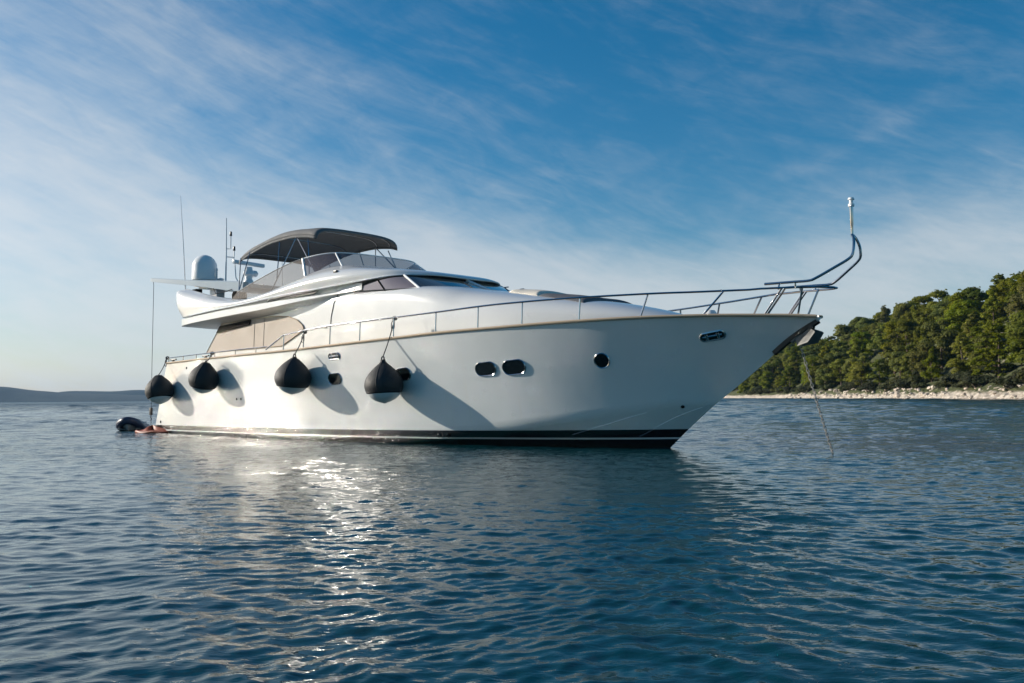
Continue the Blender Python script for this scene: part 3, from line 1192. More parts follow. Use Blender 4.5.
def house_section(X, k=13):
    b = smooth_ip(X, HX, HB); z1 = smooth_ip(X, HX, HZ); e = ip(X, HX, HE)
    z0 = zs(X) - 0.10
    zt = z0 + (z1 - z0) * 0.35     # plain upright part
    if z1 - z0 < 0.1:
        zt = z0
    pts = [(X, -b * 1.0, z0)]
    for i in range(k):
        a = (pi / 2) * i / (k - 1)
        y = b * max(cos(a), 0.0) ** (2 / e); z = zt + (z1 - zt) * max(sin(a), 0.0) ** (2 / e)
        pts.append((X, -y, z))
    return [np.array(p) for p in pts]


def build_house():
    Xs = list(np.linspace(2.6, 19.85, 90))
    rows = []
    for X in Xs:
        sec = mir(house_section(X))
        if X < 3.6:      # raked after end
            sec = [np.array((X + max(0.0, (p[2] - 2.3)) * 0.95 * max(0, (3.6 - X)), p[1], p[2])) for p in sec]
        rows.append(sec)
    mb = MB().grid(rows)
    mb.add(rows[0], [tuple(range(len(rows[0])))])
    mb.build('deckhouse', 'gelcoat', yacht, angle=40)
    # tan mesh screen round the after deck, one each side
    prof = [(2.66, 2.62), (3.62, 3.49), (6.7, 3.53), (7.5, 3.46), (7.95, 3.33), (8.22, 3.17), (8.28, 3.08), (8.2, 3.0), (7.15, 2.64)]
    for s in (-1, 1):
        sc = MB().prism([(x, s * 2.125, z) for x, z in prof], (0, s * 0.02, 0)).build('side_screen', 'tan_mesh', yacht, smooth=False)
        edge = MB().tube([(x, s * 2.148, z) for x, z in prof], 0.014, 6, closed=True)
        edge.build('screen_edge', 'rail_beige', sc)
        for x in (5.6, 6.15):
            MB().tube([(x, s * 2.146, 2.66), (x + 0.05, s * 2.146, 3.50)], 0.010, 6).build('seam', 'tan_mesh', sc)
        MB().prism([(x, s * 2.15, z) for x, z in ((3.36, 3.22), (3.58, 3.42), (5.45, 3.51), (5.40, 3.36))], (0, s * 0.05, 0)).build('air_vent', 'dark_vent', yacht, smooth=False, bevel=0.01)
        # low coaming that carries the after rail
        # door seam on the side of the house
        MB().tube([(9.98, s * 2.105, 4.0), (9.72, s * 2.122, 3.7), (9.58, s * 2.124, 3.3), (9.5, s * 2.124, 2.5)], 0.011, 6).build('door_seam', 'dark_vent', yacht)
        MB().tube([(9.15, s * 2.13, 3.05), (9.15, s * 2.16, 3.05), (9.4, s * 2.16, 3.03), (9.4, s * 2.13, 3.03)], 0.014, 6).build('door_handle', 'steel', yacht)


build_house()

# ---- windscreen: raked glass between the fore part and the brow
WB = [(10.55, -2.075, 3.90), (11.3, -2.05, 3.86), (12.3, -1.98, 3.81), (13.0, -1.84, 3.775), (13.55, -1.42, 3.75), (13.82, -0.75, 3.745), (13.88, 0, 3.745)]
WT = [(10.55, -2.08, 3.98), (11.1, -2.02, 4.11), (11.75, -1.95, 4.185), (12.2, -1.72, 4.20), (12.50, -1.30, 4.19), (12.70, -0.7, 4.17), (12.80, 0, 4.15)]


def lerp3(a, b, t):
    return tuple(a[i] + (b[i] - a[i]) * t for i in range(3))


def build_windscreen():
    a = mir(cr(WB, 6)); b = mir(cr(WT, 6))
    low = [p + np.array((0, 0, -0.10)) for p in a]
    n = len(a)
    gl = [low] + loft_fan(a, b, 3)
    root = MB().grid([r[18:n - 18] for r in gl]).build('windscreen', 'dark_glass', yacht)
    MB().grid([r[:19] for r in gl]).build('side_pane', 'sky_reflect_side', root)
    MB().grid([r[n - 19:] for r in gl]).build('side_pane', 'sky_reflect_side', root)
    half = n // 2

    def bar(i, r, name, mt, di=0):
        p = Vector(a[i]); q = Vector(b[i + di])
        out = Vector((0.4, -0.35 if i < half else (0.35 if i > half else 0), 0.55)).normalized() * 0.02
        MB().tube([p + out - Vector((0, 0, 0.02)), q + out], r, 8).build(name, mt, root)
    for i in (18, n - 1 - 18):
        bar(i, 0.030, 'mullion', 'white_plastic', 0)
    bar(half - 1, 0.035, 'mullion', 'gelcoat_grey')
    for i in (9, n - 1 - 9):
        bar(i, 0.018, 'mullion', 'dark_vent')
    # black gasket along the foot and the head of the glass
    MB().tube([Vector(p) + Vector((0.01, 0, 0.012)) for p in a], 0.022, 6).build('gasket', 'black_steel', root)
    MB().tube([Vector(p) + Vector((0.015, 0, -0.012)) for p in b], 0.028, 6).build('gasket', 'black_steel', root)
    for y in (-0.95, 0.5, 1.1):
        MB().tube([(13.85, y * 0.9, 3.79), (13.45, y + 0.12, 3.98), (13.30, y + 0.42, 4.03)], 0.016, 6).build('wiper', 'black_steel', root)


build_windscreen()

# ---- flybridge: coaming, brow, overhanging after deck
FA = [(0.80, 0, 4.62), (0.78, -1.5, 4.72), (0.92, -2.06, 4.84), (1.9, -2.16, 4.64), (3.5, -2.2, 4.32), (5.0, -2.2, 4.14), (6.4, -2.15, 4.26), (7.5, -2.06, 4.46), (8.6, -1.95, 4.66), (9.5, -1.80, 4.72), (10.0, -1.50, 4.71), (10.25, -0.9, 4.70), (10.32, 0, 4.70)]
FB = [(0.62, 0, 4.50), (0.56, -1.6, 4.60), (0.70, -2.26, 4.74), (1.8, -2.33, 4.52), (3.5, -2.37, 4.24), (5.1, -2.38, 4.09), (6.6, -2.37, 4.19), (7.8, -2.32, 4.36), (9.0, -2.24, 4.50), (10.3, -2.08, 4.53), (11.4, -1.72, 4.47), (11.98, -1.0, 4.43), (12.1, 0, 4.42)]
FC = [(1.05, 0, 3.86), (1.05, -1.75, 3.85), (1.38, -2.36, 3.84), (2.4, -2.43, 3.87), (3.8, -2.45, 3.92), (5.3, -2.44, 3.96), (6.8, -2.42, 4.02), (8.1, -2.38, 4.06), (9.3, -2.31, 4.09), (10.7, -2.17, 4.15), (11.95, -1.85, 4.22), (12.66, -1.1, 4.23), (12.92, 0, 4.19)]
FM = [(0.70, 0, 4.2), (0.68, -1.72, 4.22), (0.98, -2.36, 4.25), (2.1, -2.44, 4.16), (3.6, -2.46, 4.06), (5.2, -2.46, 4.03), (6.7, -2.45, 4.11), (8.0, -2.42, 4.23), (9.2, -2.36, 4.31), (10.6, -2.20, 4.36), (11.8, -1.83, 4.37), (12.44, -1.08, 4.33), (12.70, 0, 4.29)]


def build_fly():
    n = 7
    A = mir(cr(FA, n)); B = mir(cr(FB, n)); M = mir(cr(FM, n)); C = mir(cr(FC, n))
    Ctr = np.array((6.0, 0, 0))

    def inset(cv, d, dz):
        out = []
        for p in cv:
            v = np.array((p[0] - 6.5, p[1], 0)); w = np.array((np.sign(v[0]) * min(abs(v[0]) / 3, 1) * (1 if abs(p[1]) < 2.0 else 0.35), np.sign(p[1]) * min(abs(p[1]) / 1.2, 1), 0))
            out.append(p - w * d + np.array((0, 0, dz)))
        return out
    top = inset(A, 0.06, 0.03)
    top2 = inset(A, 0.16, 0.0)
    inner = [np.array((p[0], p[1], 4.02)) for p in inset(A, 0.20, 0)]
    under = inset(C, 0.10, -0.02)
    under2 = inset(C, 0.42, 0.05)
    rows = [inner, top2, top, A]
    # rounded profile A - B - M - C through four guide curves
    NA, NB, NM, NC = map(np.array, (A, B, M, C))
    cols = []
    for i in range(len(A)):
        cols.append(cr([NA[i], NB[i], NM[i], NC[i]], 5))
    for k in range(1, len(cols[0])):
        rows.append([cols[i][k] for i in range(len(A))])
    rows += [under, under2]
    mb = MB().grid(rows, closed_u=True)
    # flybridge sole
    mb.add(inner, [tuple(range(len(inner)))])
    mb.build('flybridge', 'gelcoat', yacht, angle=50)
    # groove, fascia and soffit of the overhanging upper deck
    D = [(1.15, 0, 3.74), (1.12, -1.85, 3.74), (1.42, -2.42, 3.75), (2.4, -2.52, 3.78), (3.8, -2.55, 3.82), (5.2, -2.55, 3.85), (6.7, -2.52, 3.875), (8.0, -2.42, 3.90), (9.0, -2.28, 3.915), (9.9, -2.15, 3.93), (10.9, -2.09, 3.935)]
    E = [(1.15, 0, 3.56), (1.12, -1.83, 3.55), (1.45, -2.42, 3.54), (2.4, -2.53, 3.58), (3.8, -2.56, 3.62), (5.2, -2.56, 3.66), (6.7, -2.53, 3.70), (8.0, -2.43, 3.78), (9.0, -2.29, 3.85), (9.9, -2.155, 3.905), (10.9, -2.09, 3.93)]
    F_ = [(1.7, 0, 3.48), (1.75, -1.6, 3.47), (2.2, -2.05, 3.47), (2.9, -2.14, 3.48), (3.9, -2.14, 3.50), (5.2, -2.14, 3.53), (6.7, -2.14, 3.57), (8.0, -2.13, 3.66), (9.0, -2.12, 3.78), (9.9, -2.12, 3.89), (10.9, -2.085, 3.925)]
    G_ = [(1.4, 0, 3.82), (1.42, -1.72, 3.82), (1.72, -2.16, 3.83), (2.5, -2.2, 3.85), (3.8, -2.22, 3.88), (5.2, -2.22, 3.91), (6.7, -2.2, 3.94), (8.0, -2.17, 3.96), (9.0, -2.14, 3.97), (9.9, -2.125, 3.97), (10.9, -2.08, 3.95)]
    H_ = [(p[0] + 0.0, p[1], p[2] + 0.16) for p in G_]
    crv = [cr(q, 6) for q in (H_, G_, D, E, F_)]
    # starboard and port strips joined round the stern
    full = []
    for q in crv:
        q = [np.array(p) for p in q]
        full.append([np.array((p[0], -p[1], p[2])) for p in reversed(q[1:])] + q)
    f2 = [full[0], full[1], [a + (b - a) * 0.85 for a, b in zip(full[1], full[2])], full[2], [a * 0.5 + b * 0.5 + np.array((0, 0.0, 0)) + 0 for a, b in zip(full[2], full[3])], full[3], full[4]]
    up = MB().grid(f2)
    lid = full[4]
    m_ = len(lid)
    # close the soffit between both sides
    up.grid([[lid[k], lid[m_ - 1 - k]] for k in range(m_ // 2 + 1)])
    up.build('upper_deck', 'gelcoat', yacht, angle=30)
    for s in (-1, 1):
        # dark saloon window in the groove under the coaming, one each side
        w = [(6.5, 3.935), (6.9, 3.95), (8.9, 3.985), (9.15, 4.05), (8.0, 4.10), (6.6, 4.03)]
        MB().prism([(x, s * 2.21, z) for x, z in w], (0, s * 0.03, 0)).build('saloon_window', 'dark_glass', yacht, smooth=False)
        # beading along the coaming
        MB().tube([Vector((p[0], s * -p[1] * 1.0 if s > 0 else p[1], p[2])) + Vector((0, s * 0.004, 0.0)) for p in cr(FC, 6)[16:]], 0.022, 6).build('rubbing_strip', 'gelcoat_grey', yacht)
    # nav lights in the coaming
    for s in (-1, 1):
        MB().box((9.9, s * 2.20, 4.50), (0.14, 0.08, 0.06)).build('side_light', 'black_steel', yacht, bevel=0.01)


build_fly()

# ---- flybridge wind screen: tinted panels in a pale frame
def build_flyscreen():
    base = [(4.3, -2.20, 4.20), (5.6, -2.17, 4.19), (7.0, -2.10, 4.37), (8.1, -1.98, 4.58), (8.95, -1.86, 4.69), (9.55, -1.62, 4.73), (9.88, -1.05, 4.74), (10.0, 0, 4.74)]
    top = [(4.55, -2.14, 4.42), (5.7, -2.08, 4.70), (6.9, -1.98, 4.98), (7.75, -1.84, 5.13), (8.4, -1.66, 5.20), (8.85, -1.38, 5.22), (9.12, -0.85, 5.21), (9.22, 0, 5.20)]
    b = cr(base, 6); t = cr(top, 6)
    k = 18
    root = MB().grid(loft_fan(mir(b)[k:-k], mir(t)[k:-k], 3)).build('wind_screen', 'smoked_plastic', yacht, merge=False)
    for s in (-1, 1):
        f = lambda p: np.array((p[0], p[1] if s < 0 else -p[1], p[2]))
        side = MB().grid(loft_fan([f(p) for p in b[:k + 1]], [f(p) for p in t[:k + 1]], 3)).build('side_curtain', 'clear_vinyl', yacht, merge=False)
        MB().tube([f(p) for p in t[:k + 1]], 0.014, 6).build('frame', 'dull_steel', side)
        MB().tube([f(b[k]), f(t[k])], 0.04, 8).build('post', 'white_plastic', root)
        MB().tube([f(b[29]), f(t[29])], 0.022, 8).build('post', 'white_plastic', root)
    MB().tube(mir(t)[k:-k], 0.018, 8).build('frame', 'white_plastic', root)


build_flyscreen()

# ---- bimini
def build_bimini():
    #   x positions of hoops, height of the crown, width
    hx = [3.42, 3.62, 4.5, 5.6, 6.5, 7.5, 7.9]
    hz = [5.84, 5.94, 6.13, 6.27, 6.29, 6.20, 6.10]
    hw = [1.46, 1.48, 1.50, 1.52, 1.52, 1.50, 1.48]
    rows = []
    for X in np.linspace(3.42, 7.9, 26):
        zc_ = smooth_ip(X, hx, hz); w = smooth_ip(X, hx, hw)
        row = []
        for k in range(21):
            u = -1 + 2 * k / 20
            sag = 0.025 * sin(X * 3.4) * (1 - u * u)
            row.append((X, w * sin(u * pi / 2 * 0.98), zc_ - 0.29 * abs(u) ** 3.4 - 0.02 + sag))
        rows.append(row)
    root = MB().grid(rows).build('bimini_canopy', 'canvas', yacht, angle=60, merge=False, solid=0.018)
    # hem that hangs from the edge
    hem = []
    ring = [r[0] for r in rows] + list(rows[-1][1:]) + [r[-1] for r in reversed(rows[:-1])] + list(reversed(rows[0][1:-1]))
    g = MB().grid([[np.array(p) for p in ring], [np.array(p) + np.array((0, 0, -0.07)) for p in ring]], closed_u=True)
    g.build('hem', 'canvas', root, merge=False, solid=0.008)
    for s in (-1, 1):
        y = s * 1.47
        for a, b in (((6.85, 5.86), (8.35, 4.66)), ((6.8, 5.86), (6.15, 4.32)), ((5.9, 5.92), (6.2, 4.75)), ((3.55, 5.62), (4.3, 4.45)), ((4.15, 5.78), (4.25, 4.45)), ((7.45, 5.72), (7.95, 4.66))):
            yb = s * (1.75 if b[1] > 4.5 else 1.95)
            MB().tube([(a[0], y, a[1] + 0.05), (b[0], yb, b[1] - 0.1)], 0.017, 7).build('pole', 'steel', root)
    for X in (3.6, 5.2, 6.85, 7.55):
        zc_ = smooth_ip(X, hx, hz); w = smooth_ip(X, hx, hw)
        pts = []
        for k in range(21):
            u = -1 + 2 * k / 20
            pts.append((X, (w - 0.02) * sin(u * pi / 2 * 0.98), zc_ - 0.29 * abs(u) ** 3.4 - 0.055))
        MB().tube(pts, 0.016, 7).build('hoop', 'steel', root)


build_bimini()

# ---- crane, satellite dome, radar, masts on the after flybridge
def aft_gear():
    plat = MB()
    plat.prism([(0.85, -1.56, 4.90), (0.85, 1.95, 4.90), (3.2, 1.95, 4.78), (3.3, -0.95, 4.78), (2.0, -1.30, 4.84)], (0, 0, 0.13))
    plat.build('equipment_platform', 'gelcoat_grey', yacht, bevel=0.03)
    for y in (-1.2, 1.5):
        MB().box((1.5, y, 4.58), (0.5, 0.3, 0.62)).build('platform_leg', 'gelcoat', yacht, bevel=0.03)
    # boom
    tip = Vector((-1.25, -2.25, 5.36)); base = Vector((3.3, -1.15, 4.78))
    d = (base - tip).normalized(); side = d.cross(Vector((0, 0, 1))).normalized(); up = side.cross(d)
    mb = MB()
    rows = []
    for t_, hw_, hh in ((0, 0.05, 0.055), (0.02, 0.065, 0.07), (0.5, 0.08, 0.10), (0.85, 0.11, 0.16), (1.0, 0.12, 0.17)):
        c = tip + (base - tip) * t_
        rows.append([c + side * a * hw_ + up * b * hh for a, b in ((-1, -1), (-1, 0.7), (-0.7, 1), (0.7, 1), (1, 0.7), (1, -1))])
    mb.grid(rows, closed_u=True)
    mb.add(rows[0], [tuple(range(6))]); mb.add(rows[-1], [tuple(range(6))])
    crane = mb.build('crane_boom', 'crane_paint', yacht, angle=25)
    MB().lathe([(0.0, 0.55), (0.2, 0.55), (0.24, 0.45), (0.24, 0.0)], 20, origin=(3.0, -1.2, 4.1)).build('pedestal', 'dark_vent', crane)
    MB().tube([tip + Vector((0.12, 0, -0.05)), tip + Vector((0.12, 0.02, -0.2)), Vector((-1.05, -2.28, 2.4)), Vector((-1.0, -2.3, 0.75)), Vector((-1.0, -2.3, 0.2))], 0.009, 5).build('hoist_line', 'rope', crane)
    MB().box((-1.02, -2.3, 0.72), (0.10, 0.08, 0.26)).tube([(-1.02, -2.3, 0.58), (-1.02, -2.3, 0.50), (-0.96, -2.3, 0.45), (-1.06, -2.3, 0.42)], 0.018, 6).build('hook_block', 'black_steel', crane, bevel=0.012)
    MB().tube([Vector((1.9, -1.56, 4.86)), Vector((2.2, -1.62, 4.62)), Vector((2.7, -1.5, 4.66)), Vector((2.85, -1.35, 4.74))], 0.016, 6).build('hydraulic_hose', 'rope', crane)
    MB().box((1.35, -1.85, 4.74), (0.34, 0.22, 0.16)).build('boom_rest', 'dark_vent', yacht, bevel=0.02)
    # dome
    c = (0.97, -1.40, 5.06)
    MB().lathe([(0.0, 1.02), (0.08, 1.012), (0.16, 0.985), (0.24, 0.94), (0.30, 0.885), (0.35, 0.82), (0.39, 0.74), (0.413, 0.66), (0.42, 0.22), (0.41, 0.15), (0.37, 0.13), (0.35, 0.10), (0.34, 0.0)], 36, origin=c).build('satellite_dome', 'white_plastic', yacht, angle=40)
    MB().box((1.05, -1.42, 5.01), (0.5, 0.5, 0.06)).build('dome_foot', 'rail_beige', yacht, bevel=0.01)
    # open-array radar
    rx, ry = 1.72, -0.15
    rad = MB().lathe([(0.0, 0.80), (0.12, 0.80), (0.13, 0.70), (0.18, 0.64), (0.19, 0.54), (0.13, 0.48), (0.12, 0.38), (0.17, 0.30), (0.17, 0.22), (0.11, 0.18), (0.12, 0.08), (0.20, 0.0)], 24, origin=(rx, ry, 4.90)).build('radar_pedestal', 'white_plastic', yacht)
    MB().box((rx, ry, 5.82), (0.14, 1.35, 0.13), rot=Matrix.Rotation(R(12), 3, 'Z')).build('radar_antenna', 'gelcoat_grey', rad, bevel=0.03)
    MB().lathe([(0.0, 0.12), (0.13, 0.10), (0.19, 0.0), (0.13, -0.10), (0.0, -0.12)], 18, origin=(rx - 0.1, ry + 0.22, 5.50)).build('searchlight', 'white_plastic', rad)
    # light mast with a ladder-like bracket
    mx, my = 1.55, -0.92
    mast = MB().tube([(mx, my, 4.95), (mx + 0.02, my, 6.0), (mx + 0.0, my, 7.35)], [0.03, 0.024, 0.014], 8).build('light_mast', 'antenna_white', yacht)
    br = MB()
    br.tube([(mx + 0.02, my, 6.0), (mx + 0.1, my + 0.22, 6.0), (mx + 0.12, my + 0.26, 5.9), (mx + 0.15, my + 0.3, 5.3), (mx + 0.3, my + 0.36, 5.05)], 0.018, 7)
    br.tube([(mx + 0.02, my, 6.28), (mx + 0.08, my + 0.13, 6.28), (mx + 0.08, my + 0.13, 6.75)], 0.018, 7)
    br.tube([(mx + 0.1, my + 0.25, 5.98), (mx + 0.1, my + 0.25, 6.26)], 0.018, 7)
    br.build('bracket', 'antenna_white', mast)
    for (dx, dy, dz) in ((0.08, 0.13, 6.80), (0.1, 0.25, 6.30)):
        MB().lathe([(0.0, 0.09), (0.035, 0.08), (0.042, -0.05), (0.05, -0.06), (0.0, -0.08)], 12, origin=(mx + dx, my + dy, dz)).build('navigation_light', 'black_steel', mast)
    MB().lathe([(0.028, 0.0), (0.028, 0.5), (0.034, 0.52), (0.034, 0.6), (0.0, 0.63)], 12, origin=(mx - 0.15, my - 0.25, 4.98)).build('gps_antenna', 'gelcoat_grey', yacht)
    MB().lathe([(0.02, 0.0), (0.02, 0.16), (0.10, 0.18), (0.12, 0.24), (0.0, 0.28)], 14, origin=(mx - 0.25, my - 0.05, 5.02)).build('mushroom_antenna', 'white_plastic', yacht)
    MB().tube([(0.52, -1.85, 4.82), (0.34, -1.87, 6.5), (0.14, -1.9, 8.2)], [0.022, 0.014, 0.006], 8).build('whip_antenna', 'antenna_white', yacht)
    MB().tube([(1.2, 1.5, 4.9), (1.18, 1.5, 5.9), (1.15, 1.5, 6.6)], [0.02, 0.012, 0.005], 8).build('whip_antenna', 'antenna_white', yacht)
    MB().tube([(5.0, 1.3, 6.2), (5.0, 1.3, 6.5), (5.0, 1.3, 6.62)], [0.012, 0.008, 0.004], 8).build('whip_antenna', 'antenna_white', yacht)


aft_gear()

# ---- rails
RAILX = [8.15, 9.14, 10.37, 12.92, 14.48, 16.19, 18.07, 19.28, 20.43, 21.56]
RAILZ = [2.86, 2.93, 2.985, 3.03, 3.065, 3.12, 3.14, 3.14, 3.13, 3.125]


def build_rails():
    for s in (-1, 1):
        f = lambda x, y, z: (x, s * y, z)
        by = lambda X: max(0.0, bs(X) - 0.05)
        # forward rail, ending in the pulpit
        pts = [f(7.25, by(7.25), zs(7.25) + 0.10), f(8.15, by(8.15), 2.86)]
        pts = cr(pts, 2) + [np.array(f(X, by(X) - (0.02 if X > 20 else 0), smooth_ip(X, RAILX, RAILZ))) for X in np.linspace(8.5, 21.2, 50)]
        pts += [np.array(p) for p in cr([f(21.45, 0.54, 3.125), f(22.0, 0.40, 3.11), f(22.45, 0.25, 3.09), f(22.66, 0.10, 3.08), f(22.69, 0, 3.075)], 4)]
        rail = MB().tube(pts, 0.021, 8).build('handrail', 'steel', yacht)
        for xb, xt in ((8.15, 8.15), (9.14, 9.14), (10.37, 10.37), (11.65, 11.65), (12.92, 12.92), (14.35, 14.35), (15.6, 15.6), (16.75, 16.75), (18.05, 18.07), (19.27, 19.42), (20.40, 20.78), (21.45, 21.85), (21.5, 21.92), (22.02, 22.2)):
            zt = smooth_ip(xt, RAILX, RAILZ)
            yt = by(xt) - 0.02 if xt < 21.3 else ip(xt, [21.3, 21.45, 22.0, 22.45], [0.56, 0.54, 0.40, 0.25])
            yb = max(0.12, bs(xb) - 0.05)
            MB().tube([f(xb, yb, zs(xb)), f(xt, yt, zt)], 0.020, 7).build('stanchion', 'steel', yacht)
        # low after rail
        low = [np.array(f(X + 0.7 * max(0, 1 - X / 3), by(X), zs(X) + 0.185)) for X in np.linspace(0.05, 7.3, 24)]
        MB().tube(low, 0.017, 7).build('handrail', 'steel', yacht)
        for X in (0.05, 1.6, 2.9, 4.2, 5.5, 6.7):
            x = X + 0.7 * max(0, 1 - X / 3)
            MB().tube([f(x, by(X), zs(X)), f(x, by(X), zs(X) + 0.185)], 0.016, 7).build('stanchion', 'steel', yacht)
        for X in (0.35, 3.45):
            x = X + 0.7 * max(0, 1 - X / 3)
            MB().box(f(x, by(X) - 0.06, zs(X) + 0.05), (0.08, 0.06, 0.12)).tube([f(x - 0.2, by(X) - 0.06, zs(X) + 0.12), f(x + 0.2, by(X) - 0.06, zs(X) + 0.12)], 0.026, 8).build('cleat', 'black_steel', yacht)
        # pulpit light: one bent leg a side, joined under the pole
        leg = [f(21.48, 0.42, 3.22), f(22.1, 0.42, 3.205), f(22.36, 0.42, 3.20), f(22.50, 0.40, 3.24), f(22.80, 0.29, 3.41), f(23.03, 0.20, 3.55), f(23.10, 0.17, 3.64), f(23.11, 0.13, 3.80), f(23.08, 0.06, 3.94), f(23.03, 0.02, 4.02)]
        MB().tube(cr(leg, 4), 0.026, 9).build('pulpit_leg', 'steel', yacht)
        for X in (21.78, 22.1):
            MB().tube([f(X, 0.42, 3.20), f(X, 0.46 if X < 22 else 0.40, 3.09)], 0.018, 7).build('bracket', 'steel', yacht)
    pole = MB().lathe([(0.026, 0.0), (0.026, 0.2), (0.030, 0.22), (0.036, 0.56), (0.0, 0.56)], 12, origin=(23.03, 0, 3.98)).build('pulpit_pole', 'steel', yacht)
    MB().lathe([(0.045, 0.0), (0.055, 0.01), (0.055, 0.05), (0.035, 0.06), (0.035, 0.12), (0.06, 0.13), (0.05, 0.165), (0.0, 0.17)], 14, origin=(23.03, 0, 4.54)).build('anchor_light', 'white_plastic', pole)


build_rails()

# ---- anchor stowed in the stem
def build_anchor():
    # dark guard plate let into the stem
    rows = []
    for X in np.linspace(21.42, 22.33, 12):
        z = zk(X)
        w = 0.045 + 0.02 * (X - 21.4)
        rows.append([(X - 0.03, -w, z + 0.05), (X + 0.02, -w * 0.8, z - 0.015), (X + 0.035, 0, z - 0.035), (X + 0.02, w * 0.8, z - 0.015), (X - 0.03, w, z + 0.05)])
    MB().grid(rows).build('stem_guard', 'black_steel', yacht)
    mb = MB()
    d = Vector((0.62, 0, 0.5)).normalized()
    c = Vector((22.02, 0, 2.30))
    up = Vector((0.55, 0, -0.72)).normalized()
    mb.tube([c - d * 0.30, c + d * 0.28], 0.04, 8)
    sh = mb.build('anchor', 'anchor_steel', yacht)
    for s in (-1, 1):
        fl = MB()
        q = [c + d * -0.20 + up * 0.02 + Vector((0, s * 0.03, 0)), c + d * 0.16 + Vector((0, s * 0.04, 0)) + up * 0.05, c + d * 0.24 + up * 0.20 + Vector((0, s * 0.17, 0)), c + d * 0.02 + up * 0.26 + Vector((0, s * 0.20, 0)), c - d * 0.22 + up * 0.14 + Vector((0, s * 0.10, 0))]
        fl.prism(q, up * 0.035 + Vector((0, s * 0.02, 0)))
        fl.build('fluke', 'anchor_steel', sh, smooth=False, bevel=0.012)
    MB().lathe([(0.0, -0.06), (0.04, -0.06), (0.025, 0.0), (0.04, 0.06), (0.0, 0.06)], 14, Vector((0, 1, 0)), (22.2, 0, 2.37)).build('bow_roller', 'black_steel', yacht)
    # windlass cover on the foredeck
    MB().lathe([(0.0, 0.26), (0.1, 0.25), (0.15, 0.18), (0.17, 0.06), (0.24, 0.0)], 18, origin=(20.0, 0.0, 2.6)).build('windlass', 'white_plastic', yacht)


build_anchor()

# ---- bathing platform and boarding ladder
MB().prism([(0.0, -2.2, 0.16), (-0.9, -1.9, 0.16), (-1.05, -1.3, 0.16), (-1.05, 1.3, 0.16), (-0.9, 1.9, 0.16), (0.0, 2.2, 0.16)], (0, 0, 0.09)).build('bathing_platform', 'deck_teak', yacht, bevel=0.02)
lad = MB()
for y in (-1.98, -1.66):
    lad.tube([(-0.2, y, 0.22), (-0.2, y, 0.72), (-0.28, y, 0.80), (-0.38, y, 0.72), (-0.40, y, 0.22)], 0.018, 7)
lad.build('boarding_ladder', 'black_steel', yacht)


# ------------------------------------------------------------------ things that lie on or hang from the yacht
def on_boat(name, p, rz=0.0):
    return empty(name, b2w(p), BYAW + rz)


def fender(cx, cz, diam, height, tie, lean, label, rz, cutz=-0.26):
    """teardrop fender; its skin just touches the hull"""
    p, n, du, dv = hull_at(cx, cz)
    r = diam / 2
    c = p + n * (r * 0.97)
    root = on_boat('fender', c, 0)
    tag(root, label, 'fender', 'fenders hanging along the starboard side')
    top = height * 0.5
    # profile: nub, full belly, long shoulders, eye
    prof = [(0.0, -top + 0.03), (0.035, -top + 0.03), (0.06, -top + 0.045), (0.16 * diam / 0.9, -top + 0.075), (0.30 * diam / 0.9, -top + 0.155), (0.405 * diam / 0.9, -top + 0.29), (r, -top + 0.44),
            (0.42 * diam / 0.9, -top + 0.61), (0.315 * diam / 0.9, -top + 0.77), (0.195 * diam / 0.9, -top + 0.89), (0.095, -top + 0.975), (0.055, top - 0.03), (0.05, top), (0.0, top)]
    # resample smoothly
    q = cr([(a, b, 0) for a, b in prof], 4)
    body = [(max(0.0, a), b) for a, b, _ in q]
    ax = Vector((sin(lean), 0, cos(lean)))
    zc_ = cutz * height / 1.0
    lower = [(a, b) for a, b in body if b <= zc_ + 0.015]
    upper = [(a * 1.012 + 0.006, b) for a, b in body if b >= zc_]
    hem = upper[0]
    upper = [(hem[0] - 0.02, hem[1] + 0.004), (hem[0], hem[1] - 0.012)] + upper[1:]
    MB().lathe(lower, 36, ax).build('bladder', 'fender_bladder', root)
    cov = MB()
    cov.lathe(upper, 36, ax)
    o = cov.build('cover', 'fender_cover', root)
    seam = MB()
    for k in range(4):
        a = k * pi / 2 + 0.5
        qr = Vector((0, 0, 1)).rotation_difference(ax)
        seam.tube([qr @ Vector(((rr + 0.002) * cos(a), (rr + 0.002) * sin(a), h)) for rr, h in upper[2:-1]], 0.006, 5)
    seam.build('seam', 'fender_cover', o)
    eye = ax * (top + 0.03)
    ey = MB()
    ey.tube([eye + Vector((0.05 * cos(t * pi / 6), 0, 0.05 * sin(t * pi / 6))) for t in range(12)], 0.018, 6, closed=True)
    ey.build('eye', 'fender_cover', o)
    t3 = Vector(tie) - c
    rp = MB()
    mid = (eye + t3) / 2 + Vector((0.02, -0.01, -0.03))
    rp.tube(cr([eye + Vector((0, 0, 0.03)), mid, t3], 5), 0.014, 6)
    # hitch and a hanging loop round the rail
    for k in range(3):
        rp.tube([t3 + Vector((0.03 * k - 0.03, 0.045 * cos(a), 0.045 * sin(a))) for a in np.linspace(0, 2 * pi, 10)], 0.013, 5)
    rp.tube(cr([t3 + Vector((0.02, -0.03, 0)), t3 + Vector((-0.06, -0.05, -0.12)), t3 + Vector((-0.05, -0.05, -0.28)), t3 + Vector((0.04, -0.05, -0.24)), t3 + Vector((0.03, -0.04, -0.02))], 4), 0.011, 5)
    rp.build('rope', 'rope', root)
    return root


